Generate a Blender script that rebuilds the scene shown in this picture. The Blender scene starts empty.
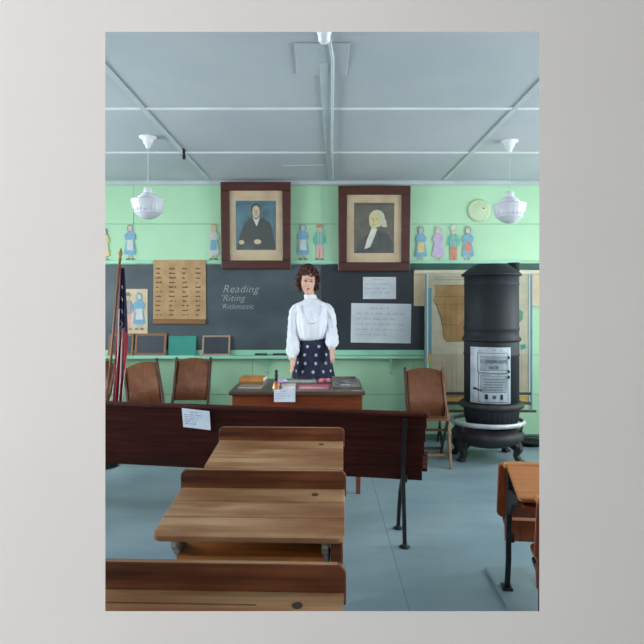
import bpy, bmesh, math, random
from mathutils import Vector, Matrix, Euler
random.seed(7)
SC = bpy.context.scene
COL = SC.collection
pi = math.pi
R = math.radians

# ------------------------------------------------------------------ camera
CAMH, F, HZ = 1.405, 600.0, 304.0          # eye height (m), focal length (px), horizon row
cd = bpy.data.cameras.new('camera')
cam = bpy.data.objects.new('camera', cd)
COL.objects.link(cam)
cam.location = (0, 0, CAMH)
cam.rotation_euler = (pi/2, 0, 0)
cd.sensor_fit = 'HORIZONTAL'
cd.sensor_width = 36
cd.lens = 36*F/644
cd.shift_y = -18/644
cd.clip_start = 0.05
SC.camera = cam

# ------------------------------------------------------------------ world, daylight, exposure
w = bpy.data.worlds.new('world'); SC.world = w; w.use_nodes = True
bg = w.node_tree.nodes['Background']
bg.inputs[0].default_value = (0.75, 0.87, 1.0, 1); bg.inputs[1].default_value = 1.0
SC.view_settings.view_transform = 'Standard'
SC.view_settings.look = 'None'
SC.view_settings.exposure = 0.0
SC.view_settings.gamma = 1
SC.view_settings.use_curve_mapping = False
SC.cycles.use_denoising = True
SC.cycles.max_bounces = 8

def area(name, loc, target, sx, sy, power, color):
    l = bpy.data.lights.new(name, 'AREA'); l.shape = 'RECTANGLE'; l.size = sx; l.size_y = sy
    l.energy = power; l.color = color
    o = bpy.data.objects.new(name, l); COL.objects.link(o)
    o.location = loc
    o.rotation_euler = (Vector(target)-Vector(loc)).to_track_quat('-Z', 'Y').to_euler()
    return o
XL, XR, YB, YF, CH = -3.6, 3.6, 6.2, -2.0, 2.675
WIN = [(1.5, 2.6), (3.2, 4.3), (4.75, 5.85)]
WINL = [(1.5, 2.6), (2.95, 4.05), (4.4, 5.5)]
for (a, b), p in zip(WINL, (105, 110, 80)):
    area('daylight_left', (XL-0.35, (a+b)/2, 1.7), (0, (a+b)/2, 1.1), 1.1, 1.4, p, (0.90, 0.96, 1.0))
for (a, b), p in zip(WIN, (120, 118, 85)):
    area('daylight_right', (XR+0.35, (a+b)/2, 1.7), (0, (a+b)/2, 1.1), 1.1, 1.4, p, (0.93, 0.97, 1.0))
area('surround_light', (-2.15, -1.45, 1.95), (0.1, 0.8, 1.4), 0.5, 0.5, 76, (1.0, 0.965, 0.96))  # added area light, grades the grey surround from left to right

# ------------------------------------------------------------------ materials
def rgb(r, g, b):
    f = lambda c: (c/255/12.92) if c/255 <= 0.04045 else ((c/255+0.055)/1.055)**2.4
    return (f(r), f(g), f(b), 1)
MATS = {}
def mat(name, c1, c2=None, scale=(4, 4, 4), rough=0.6, metal=0.0, bump=0.0, spec=0.5, detail=4, lo=0.35, hi=0.65, bscale=None, coat=0):
    if name in MATS: return MATS[name]
    m = bpy.data.materials.new(name); m.use_nodes = True
    nt = m.node_tree; b = nt.nodes['Principled BSDF']
    c1 = rgb(*c1); c2 = rgb(*c2) if c2 else tuple(min(1, x*0.86) for x in c1[:3])+(1,)
    tc = nt.nodes.new('ShaderNodeTexCoord'); mp = nt.nodes.new('ShaderNodeMapping')
    mp.inputs['Scale'].default_value = scale
    n = nt.nodes.new('ShaderNodeTexNoise'); n.inputs['Scale'].default_value = 1; n.inputs['Detail'].default_value = detail
    r = nt.nodes.new('ShaderNodeValToRGB')
    r.color_ramp.elements[0].position = lo; r.color_ramp.elements[0].color = c2
    r.color_ramp.elements[1].position = hi; r.color_ramp.elements[1].color = c1
    nt.links.new(tc.outputs['Object'], mp.inputs[0]); nt.links.new(mp.outputs[0], n.inputs['Vector'])
    nt.links.new(n.outputs[0], r.inputs[0]); nt.links.new(r.outputs[0], b.inputs['Base Color'])
    b.inputs['Roughness'].default_value = rough; b.inputs['Metallic'].default_value = metal
    b.inputs['Specular IOR Level'].default_value = spec
    if coat: b.inputs['Coat Weight'].default_value = coat; b.inputs['Coat Roughness'].default_value = 0.15
    if bump:
        bp = nt.nodes.new('ShaderNodeBump'); bp.inputs['Strength'].default_value = bump; bp.inputs['Distance'].default_value = 0.01
        nt.links.new(n.outputs[0], bp.inputs['Height']); nt.links.new(bp.outputs[0], b.inputs['Normal'])
    MATS[name] = m
    return m
def wood(name, c1, c2, grain='x', rough=0.45, fine=70, coat=0.1, wear=None, spec=0.4):
    """long grain noise plus broad tone patches"""
    if name in MATS: return MATS[name]
    m = mat(name, c1, c2, {'x': (2.2, fine, fine), 'y': (fine, 2.2, fine), 'z': (fine, fine, 2.2)}[grain], rough, detail=5, lo=0.3, hi=0.7, bump=0.12, coat=coat, spec=spec)
    nt = m.node_tree; b = nt.nodes['Principled BSDF']; ramp = next(n for n in nt.nodes if n.type == 'VALTORGB')
    tc = next(n for n in nt.nodes if n.type == 'TEX_COORD')
    mp = nt.nodes.new('ShaderNodeMapping'); mp.inputs['Scale'].default_value = {'x': (3, 9, 9), 'y': (9, 3, 9), 'z': (9, 9, 3)}[grain]
    n2 = nt.nodes.new('ShaderNodeTexNoise'); n2.inputs['Scale'].default_value = 1; n2.inputs['Detail'].default_value = 3
    mx = nt.nodes.new('ShaderNodeMix'); mx.data_type = 'RGBA'
    r2 = nt.nodes.new('ShaderNodeValToRGB'); r2.color_ramp.elements[0].position = 0.4; r2.color_ramp.elements[1].position = 0.7
    r2.color_ramp.elements[0].color = (0, 0, 0, 1); r2.color_ramp.elements[1].color = (1, 1, 1, 1)
    nt.links.new(tc.outputs['Object'], mp.inputs[0]); nt.links.new(mp.outputs[0], n2.inputs['Vector'])
    nt.links.new(n2.outputs[0], r2.inputs[0]); nt.links.new(r2.outputs[0], mx.inputs[0])
    nt.links.new(ramp.outputs[0], mx.inputs[6])
    wc = rgb(*wear) if wear else tuple(x*0.62 for x in rgb(*c1)[:3])+(1,)
    mx.inputs[7].default_value = wc
    nt.links.new(mx.outputs[2], b.inputs['Base Color'])
    return m

M_ceil = mat('ceiling_paint', (184, 190, 196), (172, 180, 188), (0.9, 0.9, 0.9), 0.75)
M_bright = mat('white_seam_tape', (232, 238, 240), None, (3, 3, 3), 0.6)
M_batten = mat('batten_paint', (190, 201, 204), None, (3, 3, 3), 0.5)
M_wallup = mat('mint_wall_paint', (176, 218, 182), (168, 210, 174), (1.5, 1.5, 1.5), 0.55, bump=0.03)
M_wallseam = mat('wall_seam', (70, 110, 90), None, rough=0.9)
M_mint = mat('mint_trim_paint', (160, 214, 188), (150, 205, 178), (5, 5, 5), 0.45)
M_darkgreen = mat('dark_green_paint', (38, 84, 74), None, (5, 5, 5), 0.5)
M_floor = mat('painted_floor', (134, 154, 162), (112, 134, 144), (1.3, 2.2, 1), 0.4, bump=0.03, detail=7)
M_seam = mat('floor_seam', (92, 114, 122), None, rough=0.8)
M_slate1 = mat('chalkboard_dusty', (82, 95, 100), (58, 69, 76), (2.2, 2.2, 3), 0.45, detail=6, lo=0.3, hi=0.72)
M_slate2 = mat('chalkboard_clean', (46, 54, 62), (34, 42, 50), (2, 2, 2), 0.4)
M_chalk = mat('chalk', (182, 188, 186), (140, 148, 148), (60, 60, 60), 0.95)
M_plaster = mat('grey_plaster', (223, 220, 218), (219, 216, 214), (3, 3, 3), 0.9)
M_frame = wood('mahogany_frame', (84, 37, 28), (56, 23, 17), 'x', 0.35, 50, 0.3)
M_mat = mat('picture_mount', (205, 182, 146), (186, 160, 124), (6, 6, 6), 0.8)
M_desk = wood('worn_oak', (178, 140, 104), (128, 92, 62), 'x', 0.5, 34, 0.05, wear=(122, 76, 44), spec=0.3)
M_lip = wood('reddish_oak', (136, 80, 48), (62, 28, 15), 'x', 0.45, 42, 0.05, wear=(78, 38, 20), spec=0.25)
M_desk2 = wood('golden_oak', (190, 124, 62), (140, 82, 36), 'x', 0.38, 60, 0.2, wear=(168, 98, 44))
M_orange = wood('varnished_side_oak', (160, 78, 34), (112, 48, 20), 'z', 0.35, 60, 0.3)
M_shelf = mat('shelf_dark', (66, 54, 46), (40, 30, 26), (8, 8, 8), 0.7)
M_iron = mat('black_iron', (34, 36, 40), (22, 23, 26), (30, 30, 30), 0.45, 0.4, bump=0.1)
M_stand = mat('light_painted_iron', (180, 182, 176), (128, 122, 112), (40, 40, 20), 0.5, 0.3)
M_bench = wood('dark_bench_wood', (74, 29, 21), (40, 14, 11), 'x', 0.5, 45, 0.0, wear=(48, 19, 14), spec=0.12)
M_cherry = wood('cherry_wood', (140, 70, 40), (100, 46, 26), 'x', 0.35, 40, 0.3, wear=(118, 58, 32))
M_desktop = wood('desk_top_wood', (104, 84, 68), (66, 50, 40), 'x', 0.3, 40, 0.4, wear=(80, 62, 50))
M_ply = wood('chair_plywood', (136, 86, 58), (102, 60, 38), 'z', 0.4, 30, 0.2, wear=(118, 70, 46))
M_chair = wood('chair_frame_wood', (96, 66, 46), (60, 38, 26), 'z', 0.45, 40)
M_chairlt = wood('chair_leg_wood', (156, 120, 92), (120, 86, 62), 'z', 0.45, 40)
M_stove = mat('stove_black', (36, 39, 45), (28, 31, 36), (6, 6, 3), 0.62, 0.0, bump=0.04, spec=0.25)
M_stove2 = mat('stove_cast_iron', (54, 52, 56), (36, 35, 38), (9, 9, 9), 0.6, 0.1, bump=0.1, spec=0.4)
M_nickel = mat('nickel_plate', (176, 184, 192), (146, 156, 166), (14, 14, 8), 0.5, 0.2)
M_mark = mat('door_marks_and_shade', (70, 76, 82), None, (30, 30, 30), 0.6)
M_whitemetal = mat('white_ring_enamel', (200, 202, 206), (176, 178, 184), (12, 12, 12), 0.4, 0.2)
M_paper = mat('white_paper', (222, 226, 232), (206, 212, 220), (6, 6, 6), 0.85)
M_card = mat('card_white', (226, 230, 244), (212, 218, 236), (8, 8, 8), 0.8)
M_ink = mat('faded_ink', (172, 178, 184), None, rough=0.9)
M_ink2 = mat('blue_ink', (96, 108, 156), None, rough=0.9)
M_ink3 = mat('brown_ink', (92, 72, 56), None, rough=0.9)
M_brownpaper = mat('brown_kraft_paper', (186, 152, 112), (166, 132, 94), (7, 7, 7), 0.85)
M_rollwood = wood('roller_wood', (160, 112, 68), (120, 78, 44), 'x')
M_beige = mat('beige_map_backing', (216, 198, 168), (200, 180, 150), (5, 5, 5), 0.8)
M_glass = mat('milk_glass', (206, 208, 216), (194, 198, 208), (3, 3, 3), 0.25, spec=0.4)
M_white = mat('white_enamel', (226, 230, 232), (210, 214, 218), (5, 5, 5), 0.35)
M_cord = mat('pale_cord', (196, 198, 190), None, (40, 40, 40), 0.6)

# ------------------------------------------------------------------ geometry helpers
class MB:
    def __init__(s): s.bm = bmesh.new(); s.mats = []
    def _m(s, m):
        if m not in s.mats: s.mats.append(m)
        return s.mats.index(m)
    def _fin(s, before, m, smooth):
        i = s._m(m) if m else 0
        for f in s.bm.faces:
            if f not in before: f.material_index = i; f.smooth = smooth
    def raw(s, verts, faces, m=None, smooth=False, T=None):
        i = s._m(m)
        vs = [s.bm.verts.new((T @ Vector(v)) if T else v) for v in verts]
        for f in faces:
            try:
                fc = s.bm.faces.new([vs[k] for k in f]); fc.material_index = i; fc.smooth = smooth
            except ValueError: pass
        return s
    def box(s, c, d, m=None, rot=None, T=None):
        x, y, z = d[0]/2, d[1]/2, d[2]/2
        V = [Vector((sx*x, sy*y, sz*z)) for sx in (-1, 1) for sy in (-1, 1) for sz in (-1, 1)]
        if rot: E = Euler(rot).to_matrix(); V = [E @ v for v in V]
        V = [v+Vector(c) for v in V]
        return s.raw(V, [(0, 1, 3, 2), (4, 6, 7, 5), (0, 4, 5, 1), (2, 3, 7, 6), (0, 2, 6, 4), (1, 5, 7, 3)], m, False, T)
    def prism(s, pts, t, m=None, T=None, smooth=False):
        """polygon in XY, extruded z 0..t, transformed by T"""
        n = len(pts)
        V = [(p[0], p[1], 0) for p in pts]+[(p[0], p[1], t) for p in pts]
        Fs = [tuple(reversed(range(n))), tuple(range(n, 2*n))]+[(i, (i+1) % n, n+(i+1) % n, n+i) for i in range(n)]
        return s.raw(V, Fs, m, smooth, T)
    def loft(s, rings, m=None, smooth=True, cap=True, closed=True, T=None):
        n = len(rings[0]); V = [v for r in rings for v in r]; Fs = []
        for k in range(len(rings)-1):
            for i in range(n if closed else n-1):
                j = (i+1) % n
                Fs.append((k*n+i, k*n+j, (k+1)*n+j, (k+1)*n+i))
        if cap and closed:
            Fs.append(tuple(reversed(range(n)))); Fs.append(tuple((len(rings)-1)*n+i for i in range(n)))
        return s.raw(V, Fs, m, smooth, T)
    def lathe(s, prof, c=(0, 0, 0), m=None, seg=32, smooth=True, sx=1, sy=1, T=None, flute=0, nf=0):
        rings = []
        for r, z in prof:
            rings.append([(c[0]+sx*(r*(1+flute*math.cos(nf*2*pi*i/seg)))*math.cos(2*pi*i/seg), c[1]+sy*(r*(1+flute*math.cos(nf*2*pi*i/seg)))*math.sin(2*pi*i/seg), c[2]+z) for i in range(seg)])
        return s.loft(rings, m, smooth, T=T)
    def tube(s, pts, r, m=None, seg=10, smooth=True, sq=1.0, T=None):
        P = [Vector(p) for p in pts]; rs = r if isinstance(r, (list, tuple)) else [r]*len(P)
        rings = []; up = None
        for k, p in enumerate(P):
            d = (P[min(k+1, len(P)-1)]-P[max(k-1, 0)]).normalized()
            if up is None: up = Vector((1, 0, 0)) if abs(d.x) < 0.8 else Vector((0, 0, 1))
            a = (up - d*up.dot(d)).normalized(); b = d.cross(a); up = a
            rings.append([p+(a*math.cos(2*pi*i/seg)+b*sq*math.sin(2*pi*i/seg))*rs[k] for i in range(seg)])
        return s.loft(rings, m, smooth, T=T)
    def strap(s, pts, wx, br, m=None, T=None):
        """rectangular bar swept along a path lying in the YZ plane: wx across X, br in-plane breadth"""
        P = [Vector(p) for p in pts]; bs = br if isinstance(br, (list, tuple)) else [br]*len(P)
        rings = []
        for k, p in enumerate(P):
            d = (P[min(k+1, len(P)-1)]-P[max(k-1, 0)]).normalized()
            n = Vector((1, 0, 0)).cross(d).normalized(); h = bs[k]/2; X = Vector((wx/2, 0, 0))
            rings.append([p-X-n*h, p+X-n*h, p+X+n*h, p-X+n*h])
        return s.loft(rings, m, False, T=T)
    def ball(s, c, r, m=None, seg=16, T=None):
        rx, ry, rz = r if isinstance(r, (list, tuple)) else (r, r, r)
        prof = []
        rings = []
        for k in range(1, seg//2):
            a = -pi/2+pi*k/(seg//2)
            rings.append([(c[0]+rx*math.cos(a)*math.cos(2*pi*i/seg), c[1]+ry*math.cos(a)*math.sin(2*pi*i/seg), c[2]+rz*math.sin(a)) for i in range(seg)])
        return s.loft(rings, m, True, T=T)
    def build(s, name, parent=None, loc=(0, 0, 0), rot=(0, 0, 0), bevel=0, label=None, cat=None, group=None, kind=None, seg=2, m=None):
        if m: s._m(m)
        bmesh.ops.recalc_face_normals(s.bm, faces=s.bm.faces)
        me = bpy.data.meshes.new(name); s.bm.to_mesh(me); s.bm.free()
        for k in s.mats: me.materials.append(k)
        o = bpy.data.objects.new(name, me); COL.objects.link(o)
        o.location = loc; o.rotation_euler = rot
        if parent: o.parent = parent
        if bevel:
            b = o.modifiers.new('bevel', 'BEVEL'); b.width = bevel; b.segments = seg; b.limit_method = 'ANGLE'; b.angle_limit = R(40)
        return tag(o, label, cat, group, kind)
def tag(o, label=None, cat=None, group=None, kind=None):
    if label: o['label'] = label
    if cat: o['category'] = cat
    if group: o['group'] = group
    if kind: o['kind'] = kind
    return o
def empty(name, loc, rz=0, label=None, cat=None, group=None, rx=0, ry=0):
    o = bpy.data.objects.new(name, None); COL.objects.link(o); o.location = loc; o.rotation_euler = (rx, ry, rz)
    o.empty_display_size = 0.1
    return tag(o, label, cat, group)
def copy_tree(o, parent=None):
    c = o.copy(); COL.objects.link(c)
    if parent: c.parent = parent
    for ch in list(o.children): copy_tree(ch, c)
    return c
def P(px, py, Y): return Vector(((px-322)/F*Y, Y, CAMH-(py-HZ)/F*Y))
def TR(loc=(0, 0, 0), rot=(0, 0, 0)): return Matrix.Translation(loc) @ Euler(rot).to_matrix().to_4x4()
def rrect(x0, y0, x1, y1, rs, n=5):
    """rounded rectangle, rs = radii for (x0y0, x1y0, x1y1, x0y1)"""
    pts = []
    for (cx, cy, sx, sy, a0), r in zip(((x0, y0, 1, 1, pi), (x1, y0, -1, 1, 1.5*pi), (x1, y1, -1, -1, 0), (x0, y1, 1, -1, pi/2)), rs):
        if r <= 0: pts.append((cx, cy)); continue
        for k in range(n+1):
            a = a0+pi/2*k/n
            pts.append((cx+sx*r+r*math.cos(a), cy+sy*r+r*math.sin(a)))
    return pts
def text_into(mb, txt, size, T, m, shear=0.0, extrude=0.0004, spacing=1.0, align='LEFT', offset=0.0):
    c = bpy.data.curves.new('tmp', 'FONT'); c.body = txt; c.size = size; c.shear = shear; c.extrude = extrude
    c.space_character = spacing; c.align_x = align; c.resolution_u = 3; c.offset = offset
    o = bpy.data.objects.new('tmp', c); COL.objects.link(o)
    dg = bpy.context.evaluated_depsgraph_get(); me = o.evaluated_get(dg).to_mesh()
    vs = [tuple(v.co) for v in me.vertices]; fs = [tuple(p.vertices) for p in me.polygons]
    mb.raw(vs, fs, m, False, T)
    o.evaluated_get(dg).to_mesh_clear(); bpy.data.objects.remove(o); bpy.data.curves.remove(c)
VERT = (pi/2, 0, 0)     # XY drawing plane stood up to face the camera (-Y)
def scribble(mb, x0, x1, y, h, T, m, t=0.0006, thick=0.22, rnd=random):
    """illegible handwritten line between x0 and x1 at baseline y: word-long strokes"""
    x = x0
    while x < x1-h*0.6:
        wl = min(rnd.uniform(1.2, 4.2)*h, x1-x)
        k = max(2, int(wl/(h*0.45)))
        for i in range(k):
            xa = x+wl*i/k; hh = h*rnd.choice((0.55, 0.6, 1.0))
            mb.prism([(xa, y), (xa+h*thick, y), (xa+h*thick, y+hh), (xa, y+hh)], t, m, T)
        mb.prism([(x, y), (x+wl*0.95, y), (x+wl*0.95, y+h*thick*0.8), (x, y+h*thick*0.8)], t, m, T)
        x += wl+h*0.9

# ------------------------------------------------------------------ room shell
def seglist(lo, hi, gaps):
    out = []; c = lo
    for a, b in gaps: out.append((c, a)); c = b
    out.append((c, hi)); return out
mb = MB(); mb.box((0, (YF+YB)/2, -0.05), (XR-XL+0.4, YB-YF+0.4, 0.1), M_floor)
for x in (-3.26, -2.04, -0.82, 0.40, 1.62, 2.84):
    mb.box((x, (YF+YB)/2, 0.0002), (0.003, YB-YF, 0.0008), M_seam)
mb.build('floor', kind='structure')
mb = MB(); mb.box((0, (YF+YB)/2, CH+0.05), (XR-XL+0.4, YB-YF+0.4, 0.1), M_ceil)
mb.build('ceiling', kind='structure')
for sname, X, wins, sg in (('wall_left', XL, WINL, -1), ('wall_right', XR, WIN, 1)):
    mb = MB(); xc = X+sg*0.06
    for a, b in seglist(YF, YB, wins): mb.box((xc, (a+b)/2, CH/2), (0.12, b-a, CH), M_wallup)
    for a, b in wins:
        mb.box((xc, (a+b)/2, 0.5), (0.12, b-a, 1.0), M_wallup)
        mb.box((xc, (a+b)/2, (2.4+CH)/2), (0.12, b-a, CH-2.4), M_wallup)
    mb.build(sname, kind='structure')
pane_m = bpy.data.materials.new('window_glass'); pane_m.use_nodes = True
nt = pane_m.node_tree; nt.nodes.clear()
_o = nt.nodes.new('ShaderNodeOutputMaterial'); _x = nt.nodes.new('ShaderNodeMixShader'); _t = nt.nodes.new('ShaderNodeBsdfTransparent'); _g = nt.nodes.new('ShaderNodeBsdfGlossy')
_g.inputs['Roughness'].default_value = 0.02; _x.inputs[0].default_value = 0.06
nt.links.new(_t.outputs[0], _x.inputs[1]); nt.links.new(_g.outputs[0], _x.inputs[2]); nt.links.new(_x.outputs[0], _o.inputs[0])
n = 0
for X, wins, sg in ((XL, WINL, 1), (XR, WIN, -1)):
    for a, b in wins:
        n += 1; xi = X-sg*0.04
        mb = MB(); yc = (a+b)/2
        for y in (a+0.03, b-0.03): mb.box((xi, y, 1.7), (0.07, 0.06, 1.4), M_white)
        for z in (1.03, 1.7, 2.37): mb.box((xi, yc, z), (0.066, b-a, 0.06), M_white)
        mb.box((xi, yc, 1.7), (0.04, 0.03, 1.4), M_white)
        f = mb.build('window_%d' % n, kind='structure')
        q = MB(); q.box((xi, yc, 1.7), (0.004, b-a-0.06, 1.3), pane_m); q.build('window_pane', parent=f)
mb = MB(); mb.box((0, YF-0.06, CH/2), (XR-XL+0.2, 0.12, CH), M_plaster); mb.build('wall_behind_camera', kind='structure')

# back wall: boards with open seams over a darker backing
mb = MB(); mb.box((0, YB+0.08, CH/2), (XR-XL+0.2, 0.12, CH), M_wallseam)
zs = [CAMH-(y-HZ)/F*YB for y in (182, 224, 261, 355, 394, 440)]
g = 0.004
def board(x0, x1, z0, z1): mb.box(((x0+x1)/2, YB+0.012, (z0+z1)/2), (x1-x0-g, 0.016, z1-z0-g), M_wallup)
rows = [(zs[1], CH), (zs[2], zs[1]), (0.88, zs[2]), (0.47, 0.88), (0, 0.47)]
cuts = [(-3.6, -0.05-1.9, 0.79, 3.6), (-3.6, -1.1, 1.34, 3.6), (-3.6, 0, 3.6), (-3.6, -0.72, 0.95, 3.6), (-3.6, -1.9, 0.42, 3.6)]
for (z0, z1), cs in zip(rows, cuts):
    for a, b in zip(cs[:-1], cs[1:]): board(a, b, z0, z1)
mb.build('wall_back', kind='structure')
mb = MB(); mb.box((0, YB-0.02, CH-0.022), (7.2, 0.04, 0.044), M_batten); mb.build('trim_1', kind='structure', bevel=0.006)
zl = CAMH-(262-HZ)/F*YB
mb = MB(); mb.box((-0.75, YB-0.008, zl), (5.6, 0.016, 0.035), M_mint)
mb.build('trim_2', kind='structure', bevel=0.003)
mb = MB(); x0, x1 = P(405, 0, YB).x, 3.4
mb.box(((x0+x1)/2, YB-0.012, CAMH-(266.5-HZ)/F*YB), (x1-x0, 0.024, 0.062), M_darkgreen); mb.build('trim_3', kind='structure', bevel=0.003)
mb = MB(); mb.box((0, YB-0.008, 0.03), (7.2, 0.016, 0.06), mat('baseboard_paint', (84, 118, 116), None, rough=0.6)); mb.build('baseboard_back', kind='structure')

# ceiling battens and patch
def strip(name, a, b, wdt, t=0.008, m=M_batten):
    a = Vector(a); b = Vector(b); d = b-a; L = d.length; ang = math.atan2(d.y, d.x)
    q = MB(); q.box((0, 0, -t/2), (L, wdt, t), m)
    q.build(name, loc=((a.x+b.x)/2, (a.y+b.y)/2, CH), rot=(0, 0, ang), kind='structure', bevel=0.002)
k = 4
for a, b, wd, t in (((-1.16, YF, 0), (-1.16, YB-0.05, 0), 0.032, 0.009), ((1.25, YF, 0), (1.25, YB-0.05, 0), 0.032, 0.009), ((0.01, 3.15, 0), (0.09, YB-0.05, 0), 0.05, 0.010),
                 ((-3.6, 3.89, 0), (3.6, 3.89, 0), 0.035, 0.007), ((-3.6, 5.02, 0), (3.6, 5.02, 0), 0.035, 0.007), ((-3.6, 2.7, 0), (3.6, 2.7, 0), 0.035, 0.007)):
    strip('trim_%d' % k, a, b, wd, t, M_bright if wd == 0.035 else M_batten); k += 1
q = MB(); za = CH-0.004
q.box(((0-0.0), (2.92+3.3)/2, za), (0.27, 0.40, 0.008), M_ceil); q.build('trim_%d' % k, kind='structure', bevel=0.002); k += 1
strip('trim_%d' % k, (-0.36, 5.5, 0), (0.03, 5.46, 0), 0.012, 0.006); k += 1

# grey poster surround, built as an added partition wall with a splayed opening
YW, TW = 0.80, 0.05
L0 = P(105.3, 32, YW).x; R0 = P(539.3, 32, YW).x; T0 = P(0, 31.9, YW).z; B0 = P(0, 611.2, YW).z
e = 0.05
mb = MB()
outer = [(XL, 0), (XR, 0), (XR, CH), (XL, CH)]
inn = [(L0, B0), (R0, B0), (R0, T0), (L0, T0)]
inb = [(L0-e, B0-e), (R0+e, B0-e), (R0+e, T0+e), (L0-e, T0+e)]
V = [(x, YW, z) for x, z in outer]+[(x, YW, z) for x, z in inn]+[(x, YW+TW, z) for x, z in outer]+[(x, YW+TW, z) for x, z in inb]
Fs = []
for i in range(4):
    j = (i+1) % 4
    Fs += [(i, j, 4+j, 4+i), (8+i, 12+i, 12+j, 8+j), (4+i, 4+j, 12+j, 12+i), (i, 8+i, 8+j, j)]
mb.raw(V, Fs, M_plaster)
mb.build('wall_front', kind='structure')

# ------------------------------------------------------------------ chalkboards, tray
xa, xb, xs = -3.2, P(424, 0, YB).x, P(321, 0, YB).x
zt, zb = CAMH-(264.5-HZ)/F*YB, CAMH-(353-HZ)/F*YB
mb = MB(); mb.box(((xa+xs)/2, YB-0.008, (zt+zb)/2), (xs-xa-0.003, 0.016, zt-zb), M_slate1)
bl = mb.build('chalkboard', label='long dusty grey chalkboard on the back wall with chalk words, left of the white papers', cat='chalkboard', bevel=0.002)
mb = MB(); mb.box(((xb+xs)/2, YB-0.008, (zt+zb)/2), (xb-xs-0.003, 0.016, zt-zb), M_slate2)
mb.build('chalkboard', label='darker cleaner chalkboard on the back wall, behind the two white papers', cat='chalkboard', bevel=0.002)
mb = MB()
for (px, py, s, t) in ((222.5, 292.5, 0.112, 'Reading'), (220.5, 301, 0.095, "'Riting"), (220.5, 309, 0.08, "'Rithmetic")):
    p = P(px, py, YB); text_into(mb, t, s, TR((p.x, YB-0.0165, p.z), VERT), M_chalk, 0.3, 0.0003, 1.05, offset=-0.012*s)
mb.build('chalk_writing', parent=bl, label='white cursive chalk words on the board')
mb = MB(); zt2 = CAMH-(355-HZ)/F*YB
x0, x1 = -3.3, P(424, 0, YB).x
mb.box(((x0+x1)/2, YB-0.05, zt2-0.012), (x1-x0, 0.10, 0.02), M_mint)
mb.box(((x0+x1)/2, YB-0.096, zt2-0.014), (x1-x0, 0.012, 0.034), M_mint)
mb.box(((x0+x1)/2, YB-0.014, zt2+0.028), (x1-x0, 0.028, 0.052), M_mint)
tray = mb.build('chalk_tray', label='long mint green chalk tray under the chalkboards', cat='chalk tray', bevel=0.003)
for px in (120, 267, 391):
    q = MB(); x = P(px, 0, YB).x
    q.prism([(0, 0), (-0.08, 0), (-0.07, -0.03), (-0.02, -0.09), (-0.015, -0.15), (0, -0.17)], 0.022, M_mint, Matrix.Translation((x+0.011, YB, zt2-0.022)) @ Matrix(((0, 0, -1, 0), (1, 0, 0, 0), (0, 1, 0, 0), (0, 0, 0, 1))))
    q.build('bracket', parent=tray)

# ------------------------------------------------------------------ things on the wall
def flat_rect(px0, py0, px1, py1, Y):
    a = P(px0, py1, Y); b = P(px1, py0, Y); return a.x, a.z, b.x, b.z
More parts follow.
